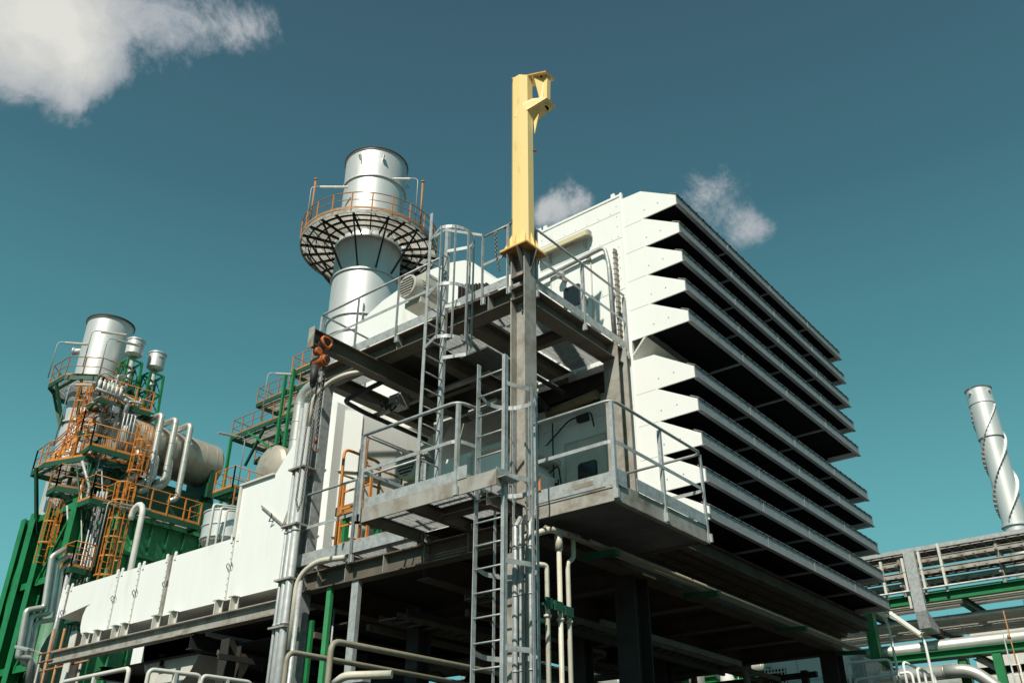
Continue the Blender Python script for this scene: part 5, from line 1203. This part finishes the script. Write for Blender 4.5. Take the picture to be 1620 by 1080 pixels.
for i, (px0, px1, pyt, X, lab) in enumerate(((1040, 1075, 1058, 26, 'small pale vented cabinet beside the thick house column'), (955, 1000, 1058, 30, 'white cabin with dark lettering, left of the thick house column'), (900, 930, 1062, 30, 'low pale cabinet at the bottom left of the thick column'), (1345, 1367, 1040, 23, 'pale grey cabinet right of the far house column'))):
    a = at(px0, pyt, X=X); c = at(px1, pyt, X=X)
    t = thing('cabinet', lab, 'cabinet', (X, (a.y + c.y) / 2, 0))
    MB().box(X, c.y, 0, X + 1.2, a.y, a.z).build('wall', WHITE if i != 3 else GALV, t)
    b = MB()
    if i == 0:
        z = a.z - .9
        while z < a.z - .1: b.box(X - .02, c.y + .1, z, X - .003, a.y - .1, z + .03); z += .09
        b.build('vent_slat', GALVB, t)
    elif i == 1:
        b.build
        cu = bpy.data.curves.new('lettering', 'FONT'); cu.body = 'URK'; cu.size = .5; cu.extrude = .005
        tmp = bpy.data.objects.new('tmp', cu); COL.objects.link(tmp); bpy.context.view_layer.update(); me = bpy.data.meshes.new_from_object(tmp.evaluated_get(bpy.context.evaluated_depsgraph_get())); bpy.data.objects.remove(tmp); bpy.data.curves.remove(cu)
        me.materials.append(BLK); ob = bpy.data.objects.new('lettering', me); COL.objects.link(ob); ob.parent = t
        p = at(958, 1072, X=X - .02) - ORG[t.name]; ob.location = p; ob.rotation_euler = (R(90), 0, R(-90))
    else:
        b.box(X - .01, c.y + .05, .2, X - .003, c.y + .07, a.z - .1); b.build('door_joint', OFFW, t)
# dark posts and rails of a farther frame under the house
t = thing('rear_frame', 'dark grid of posts and rails between the thick column and the far house column', 'steel frame', (20.5, 11, 0))
b = MB()
for px in (1205, 1222, 1268, 1180, 1090, 1062): q = at(px, 1030, X=20.6); b.bar((20.6, q.y, 0), (20.6, q.y, 5.0), .14, .14)
for z in (4.35, 4.9): b.bar((20.6, 8, z), (20.6, 22, z), .1, .12)
for k in range(5): q = at(1300 + 4 * k, 1060, X=20.9); b.tube((20.9, q.y, 0), (20.9, q.y, 4.6), .02, 5)
b.build('frame', DARK, t)
# dark plant below the deck
def dbox(x0, y0, z0, x1, y1, z1, m, name, lab, cat, bev=.02): b = MB(); b.box(x0, y0, z0, x1, y1, z1); single(b, name, m, lab, cat, bevel=bev)
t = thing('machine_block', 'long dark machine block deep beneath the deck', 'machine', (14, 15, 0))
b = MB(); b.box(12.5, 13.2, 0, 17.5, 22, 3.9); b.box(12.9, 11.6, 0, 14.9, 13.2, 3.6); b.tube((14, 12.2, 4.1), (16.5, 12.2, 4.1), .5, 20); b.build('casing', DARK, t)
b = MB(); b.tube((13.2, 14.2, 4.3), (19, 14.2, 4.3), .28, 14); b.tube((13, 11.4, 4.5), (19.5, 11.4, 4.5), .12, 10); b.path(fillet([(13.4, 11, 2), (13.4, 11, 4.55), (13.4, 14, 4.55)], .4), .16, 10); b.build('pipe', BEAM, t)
random.seed(5)
for i in range(16):
    x = random.uniform(10.2, 19); y = random.uniform(8.2, 13); z = random.uniform(3.9, 4.9); b = MB()
    if i % 2: b.path(fillet([(x, y, z), (x + random.uniform(2, 5), y, z), (x + 4, y + random.uniform(1, 3), z - .05)], .2), random.choice((.03, .05, .08)), 8)
    else: b.path(fillet([(x, y, 0), (x, y, z), (x, y + random.uniform(1, 4), z)], .2), random.choice((.03, .05, .07)), 8)
    single(b, 'pipe', (BEAM, DARK, DARK)[i % 3], 'one of the dim brown pipes crossing under the machine deck', 'pipe', 'dim pipes under the machine deck')
for i, (y, z) in enumerate(((8.6, 4.72), (10.4, 4.65))):
    t = thing('cable_tray', ['dim cable tray under the deck near the front girder', 'dim cable tray under the deck farther back'][i], 'cable tray', (14, y, z))
    b = MB(); b.box(10, y, z, 20, y + .01, z + .1); b.box(10, y + .4, z, 20, y + .41, z + .1)
    for k in range(34): b.box(10 + .3 * k, y, z + .01, 10.04 + .3 * k, y + .4, z + .03)
    b.build('tray', BEAM, t)
# green structure and white equipment glimpsed through the gap left of the ladder
t = thing('braced_trestle', 'bright green braced frame glimpsed under the deck left of the ladder', 'steel frame', (20, 22, 0))
q = at(640, 1000, Y=23); 
b = MB(); b.bar(at(602, 1028, Y=23), at(665, 995, Y=23), .16, .22); b.bar(at(602, 1028, Y=23), at(570, 1045, Y=23), .14, .2); b.bar(at(605, 1030, Y=23), at(640, 1056, Y=23), .14, .2); b.build('brace', GRNL, t)
b = MB()
for px in (640, 700, 728, 745): q = at(px, 1010, Y=24); b.bar((q.x, 24, 0), (q.x, 24, 5.9), .22, .22)
q = at(690, 1012, Y=24); b.bar((15, 24, 5.4), (24, 24, 5.4), .16, .2); b.bar((15, 24, 4.7), (24, 24, 4.7), .14, .14); b.build('post', GRN, t)
for i, (px, py, w) in enumerate(((697, 1022, .25), (720, 1035, .4), (662, 1040, .2), (735, 1060, .5), (690, 1048, .3), (740, 1030, .3), (712, 1000, .5))):
    q = at(px, py, Y=25 + i * .3); b = MB()
    if i % 2: b.tube(q - V((0, 0, w)), q + V((0, 0, w)), .1, 10)
    else: b.box(q.x - w / 2, q.y, q.z - w, q.x + w / 2, q.y + .4, q.z + w * .5)
    single(b, 'equipment_box' if not i % 2 else 'pipe', (WHITE, CLAD, OFFW)[i % 3], 'one of the small bright bits of plant glimpsed left of the ladder below deck', 'equipment', 'bright plant glimpsed below deck')
t = thing('turbine_hall', 'grey-blue clad hall wall seen far behind under the white duct', 'building', (20, 34, 0))
hl, hr = at(300, 1040, Y=33).x, at(545, 1040, Y=33).x
b = MB(); b.box(hl, 33, 0, hr, 36, at(400, 1010, Y=33).z); b.build('wall', mat('bluegrey_cladding', (.13, .15, .17), (.10, .12, .14), rough=.5), t)
b = MB(); b.box(hl - .1, 32.9, 7.2, hr, 33, 7.35); b.build('coping', OFFW, t)
dbox(15.5, 25.5, 0, 19.5, 28, 7.05, WHITE, 'white_housing', 'bright white machine housing glimpsed under the duct beam', 'housing')
dbox(12.3, 21.6, 4.6, 13.0, 23.2, 5.35, OFFW, 'white_housing', 'small white box under the far left part of the duct beam', 'housing')
t = thing('green_shed', 'distant green framed structure low behind the ladder cage and downpipes', 'steel frame', (32, 22, 0))
b = MB()
for k in range(9): b.bar((32, 10 + 2.2 * k, 0), (32, 10 + 2.2 * k, 7.2), .25, .25)
for z in (5.5, 7.0): b.bar((32, 8, z), (32, 30, z), .2, .3)
b.build('frame', GRN, t)
b = MB(); 
for z, r in ((6.1, .3), (6.6, .12), (5.1, .2)): b.tube((32.6, 8, z), (32.6, 30, z), r, 14)
b.build('pipe', CLAD, t)

# extra plant on the machine deck and boiler
for i, (pts, r, m, lab) in enumerate((
    ([(9.7, 9.6, 5.62), (9.7, 9.6, 6.3), (9.7, 10.6, 6.3), (10.6, 10.6, 6.3)], .035, GALV, 'grey bent pipe low behind the left balcony toe board'),
    ([(10.2, 8.4, 5.6), (10.2, 8.4, 8.6), (11.8, 8.4, 8.6)], .04, DARK, 'dark riser pipe between the two ladders under the upper walkway'),
    ([(10.6, 9.1, 8.75), (10.6, 12.0, 8.75)], .05, GALVB, 'pipe slung along the underside of the upper walkway'),
    ([(9.75, 10.9, 8.8), (9.75, 11.9, 8.72), (10.3, 11.95, 8.7), (12.0, 11.95, 8.7)], .045, BLK, 'thick black hose looped below the upper walkway left end'),
    ([(11.6, 8.0, 8.8), (11.6, 11.0, 8.7), (11.6, 11.4, 7.9)], .03, GALV, 'thin pipe deep below the upper walkway grating'))):
    b = MB(); b.path(fillet(pts, .12), r, 8); single(b, 'pipe', m, lab, 'pipe')
for i, (x, y, z, w, h, m, lab) in enumerate(((11.9, 9.3, 8.1, .5, .5, GALVB, 'grey junction box high on the shaded wall between the decks'), (9.9, 8.9, 5.62, .35, .5, OFFW, 'small pale box standing on the lower deck behind the balcony'), (10.3, 11.0, 8.6, .3, .25, GALV, 'small grey box clamped below the left end of the upper walkway'))):
    t = thing('junction_box', lab, 'box', (x, y, z)); MB().box(x, y, z, x + .25, y + w, z + h).build('case', m, t, bevel=.01); MB().box(x - .012, y + .03, z + .03, x - .002, y + w - .03, z + h - .03).build('lid', m, t); MB().box(x - .02, y + .05, z + h * .45, x - .013, y + .09, z + h * .6).build('latch', DARK, t)
b = MB()
for k in range(3):
    b.path([(10.05 + .12 * k, 11.25 + .0, 8.66), (10.05 + .12 * k, 11.2, 8.5), (10.1 + .12 * k, 11.1, 8.62)], .022, 6)
single(b, 'cable', BLK, 'short black cable loops dangling below the upper walkway', 'cable')
t = thing('steel_trestle', 'dark green braced tower hidden under the near end of the drum', 'steel frame', (19.5, 42, 10))
for (x, y) in ((18.9, 41.2), (20.2, 41.2), (18.9, 43.2), (20.2, 43.2)): MB().bar((x, y, 10), (x, y, 18), .16, .16).build('post', DGRN, t)
for z in (12.5, 14.2, 15.9, 17.4):
    for (a, c) in (((18.9, 41.2), (20.2, 41.2)), ((18.9, 41.2), (18.9, 43.2)), ((18.9, 43.2), (20.2, 43.2))): MB().bar((*a, z), (*c, z), .1, .14).build('girder', DGRN, t)
for z in (12.5, 14.2, 15.9): MB().bar((18.9, 41.2, z), (20.2, 41.2, z + 1.7), .06, .08).build('diagonal', DGRN, t)
far_platform('tiny orange landing squeezed below the mid-height boiler gallery', [(17.9, 42.2), (18.9, 41.8), (19.1, 42.8), (18.0, 43.2)], 16.3, railm=ORB)
far_platform('narrow upper landing tucked between chimney and drum end', [(18.7, 42.9), (19.9, 42.6), (20.0, 43.4), (18.8, 43.7)], 19.6, railm=ORA)
random.seed(11)
for i in range(14):
    x = random.uniform(18.7, 20.2); z = random.uniform(11.5, 15); b = MB(); y = random.uniform(40.3, 41.5)
    b.path(fillet([(x, y, z), (x, y, z + random.uniform(1, 3.5)), (x + random.choice((-.5, .5)), y + .3, z + 3.6)], .1), random.choice((.03, .045, .07)), 6)
    single(b, 'thin_pipe', (GALV, DGRN, OFFW)[i % 3], 'one of the small pipes rising between the green boiler columns and casing', 'pipe', 'small pipes beside the boiler casing')

# rows of fixings and seams on the filter house end wall
hs = next(o for o in bpy.data.objects if o.name == 'filter_house')
b = MB()
for y in (7.36, 9.2):
    z = 5.8
    while z < 12.6: b.tube((HX0 - .008, y, z), (HX0 + .002, y, z), .009, 5); z += .24
for z in (7.05, 8.25, 9.5, 10.65, 11.8, 12.4):
    y = 7.5
    while y < 9.1: b.tube((HX0 - .008, y, z), (HX0 + .002, y, z), .008, 5); y += .28
b.build('bolt', GALVB, hs, kind='stuff')
b = MB()
for z in (11.95, 11.33, 10.70, 10.08, 8.38, 7.78, 7.17, 6.56): b.box(HX0 - .006, 6.82, z - .004, HX0 + .0, 7.22, z + .004)
b.build('panel_joint', OFFW, hs)
# more runs on the rack
for i, (x, z, r, m) in enumerate(((25.9, 6.78, .07, CLAD), (26.5, 6.82, .1, OFFW), (27.1, 6.8, .07, PIPEW), (27.6, 6.75, .12, CLAD), (26.2, 5.95, .16, HOODG), (27.4, 6.2, .1, CLAD), (24.7, 7.32, .03, GALV))):
    run(x, z, r, m, ['slim clad pipe hung just below the rack deck', 'white pipe hung below the rack deck', 'cream pipe hung below the rack deck', 'rear clad pipe hung below the rack deck', 'dull grey pipe behind the big shiny one', 'rear clad pipe beside the dull grey one', 'thin conduit along the front of the green rack beam'][i], joints=3.1)
for y in (3.2, 4.6, 7.0, 9.2):
    b = MB(); b.bar((24.95, y, 7.24), (24.95, y, 8.3), .07, .07)
    for z in (7.48, 7.7, 8.05): b.bar((24.7, y, z), (25.5, y, z), .05, .05)
    single(b, 'tray_bracket', GALVB, {3.2: 'grey tray bracket at the right end of the rack in view', 4.6: 'grey tray bracket right of the tallest white tray post', 7.0: 'grey tray bracket left of the galvanised chute', 9.2: 'grey tray bracket hidden behind the rain hood tips'}[y], 'bracket')
q = at(1600, 972, X=34); b = MB(); b.box(34, q.y - 4, 0, 37, q.y + 1.4, q.z + .1); o = single(b, 'white_building', OFFW, 'pale building glimpsed through the pipe rack at the right edge', 'building')
# low pipework and beams in the dark below the deck
random.seed(21)
labs = ['brown girt', 'thin brown girt', 'dim angle bar']
for i in range(12):
    y = 8.0 + i * .8; z = random.uniform(4.55, 4.95); x0 = random.uniform(10, 13); x1 = x0 + random.uniform(2.5, 6)
    b = MB(); b.bar((x0, y, z), (x1, y + random.uniform(-.4, .4), z), .06, .1); single(b, 'girt', (BEAM, DARK)[i % 2], 'one of the dim brown girts bridging the beams under the machine deck', 'beam', 'dim girts under the machine deck')
for i, (px, py, X, w, h, m, lab) in enumerate(((1100, 1050, 24, 1.1, .5, CLAD, 'shiny pipe bend glimpsed below the house, right of the thick column'), (880, 1010, 22, .5, .35, GALV, 'small pale box glimpsed between the cream downpipes'), (925, 1015, 22, .12, .5, WHITE, 'thin white upright glimpsed right of the cream downpipes'), (1150, 1060, 25, .3, .7, WHITE, 'white flask shaped vessel below the far part of the house'), (1010, 1068, 23, .7, .3, OFFW, 'low pale box behind the thick house column'))):
    q = at(px, py, X=X); b = MB()
    if i in (0, 3): b.path(fillet([q + V((0, w, 0)), q, q - V((0, 0, 1.5))], .3), .22, 12)
    else: b.box(q.x, q.y - w / 2, q.z - h, q.x + .3, q.y + w / 2, q.z + h * .3)
    single(b, 'pipe' if i in (0, 3) else 'equipment_box', m, lab, 'equipment')

b = MB(); b.ibeam((12.18, 7.6, 8.78), (12.18, 9.3, 8.78), .2, .3); b.bar((12.0, 8.9, 8.5), (12.0, 9.25, 8.9), .08, .1)
single(b, 'header_beam', DARK, 'dark header beam above the lower lamp on the shaded filter house wall', 'beam')
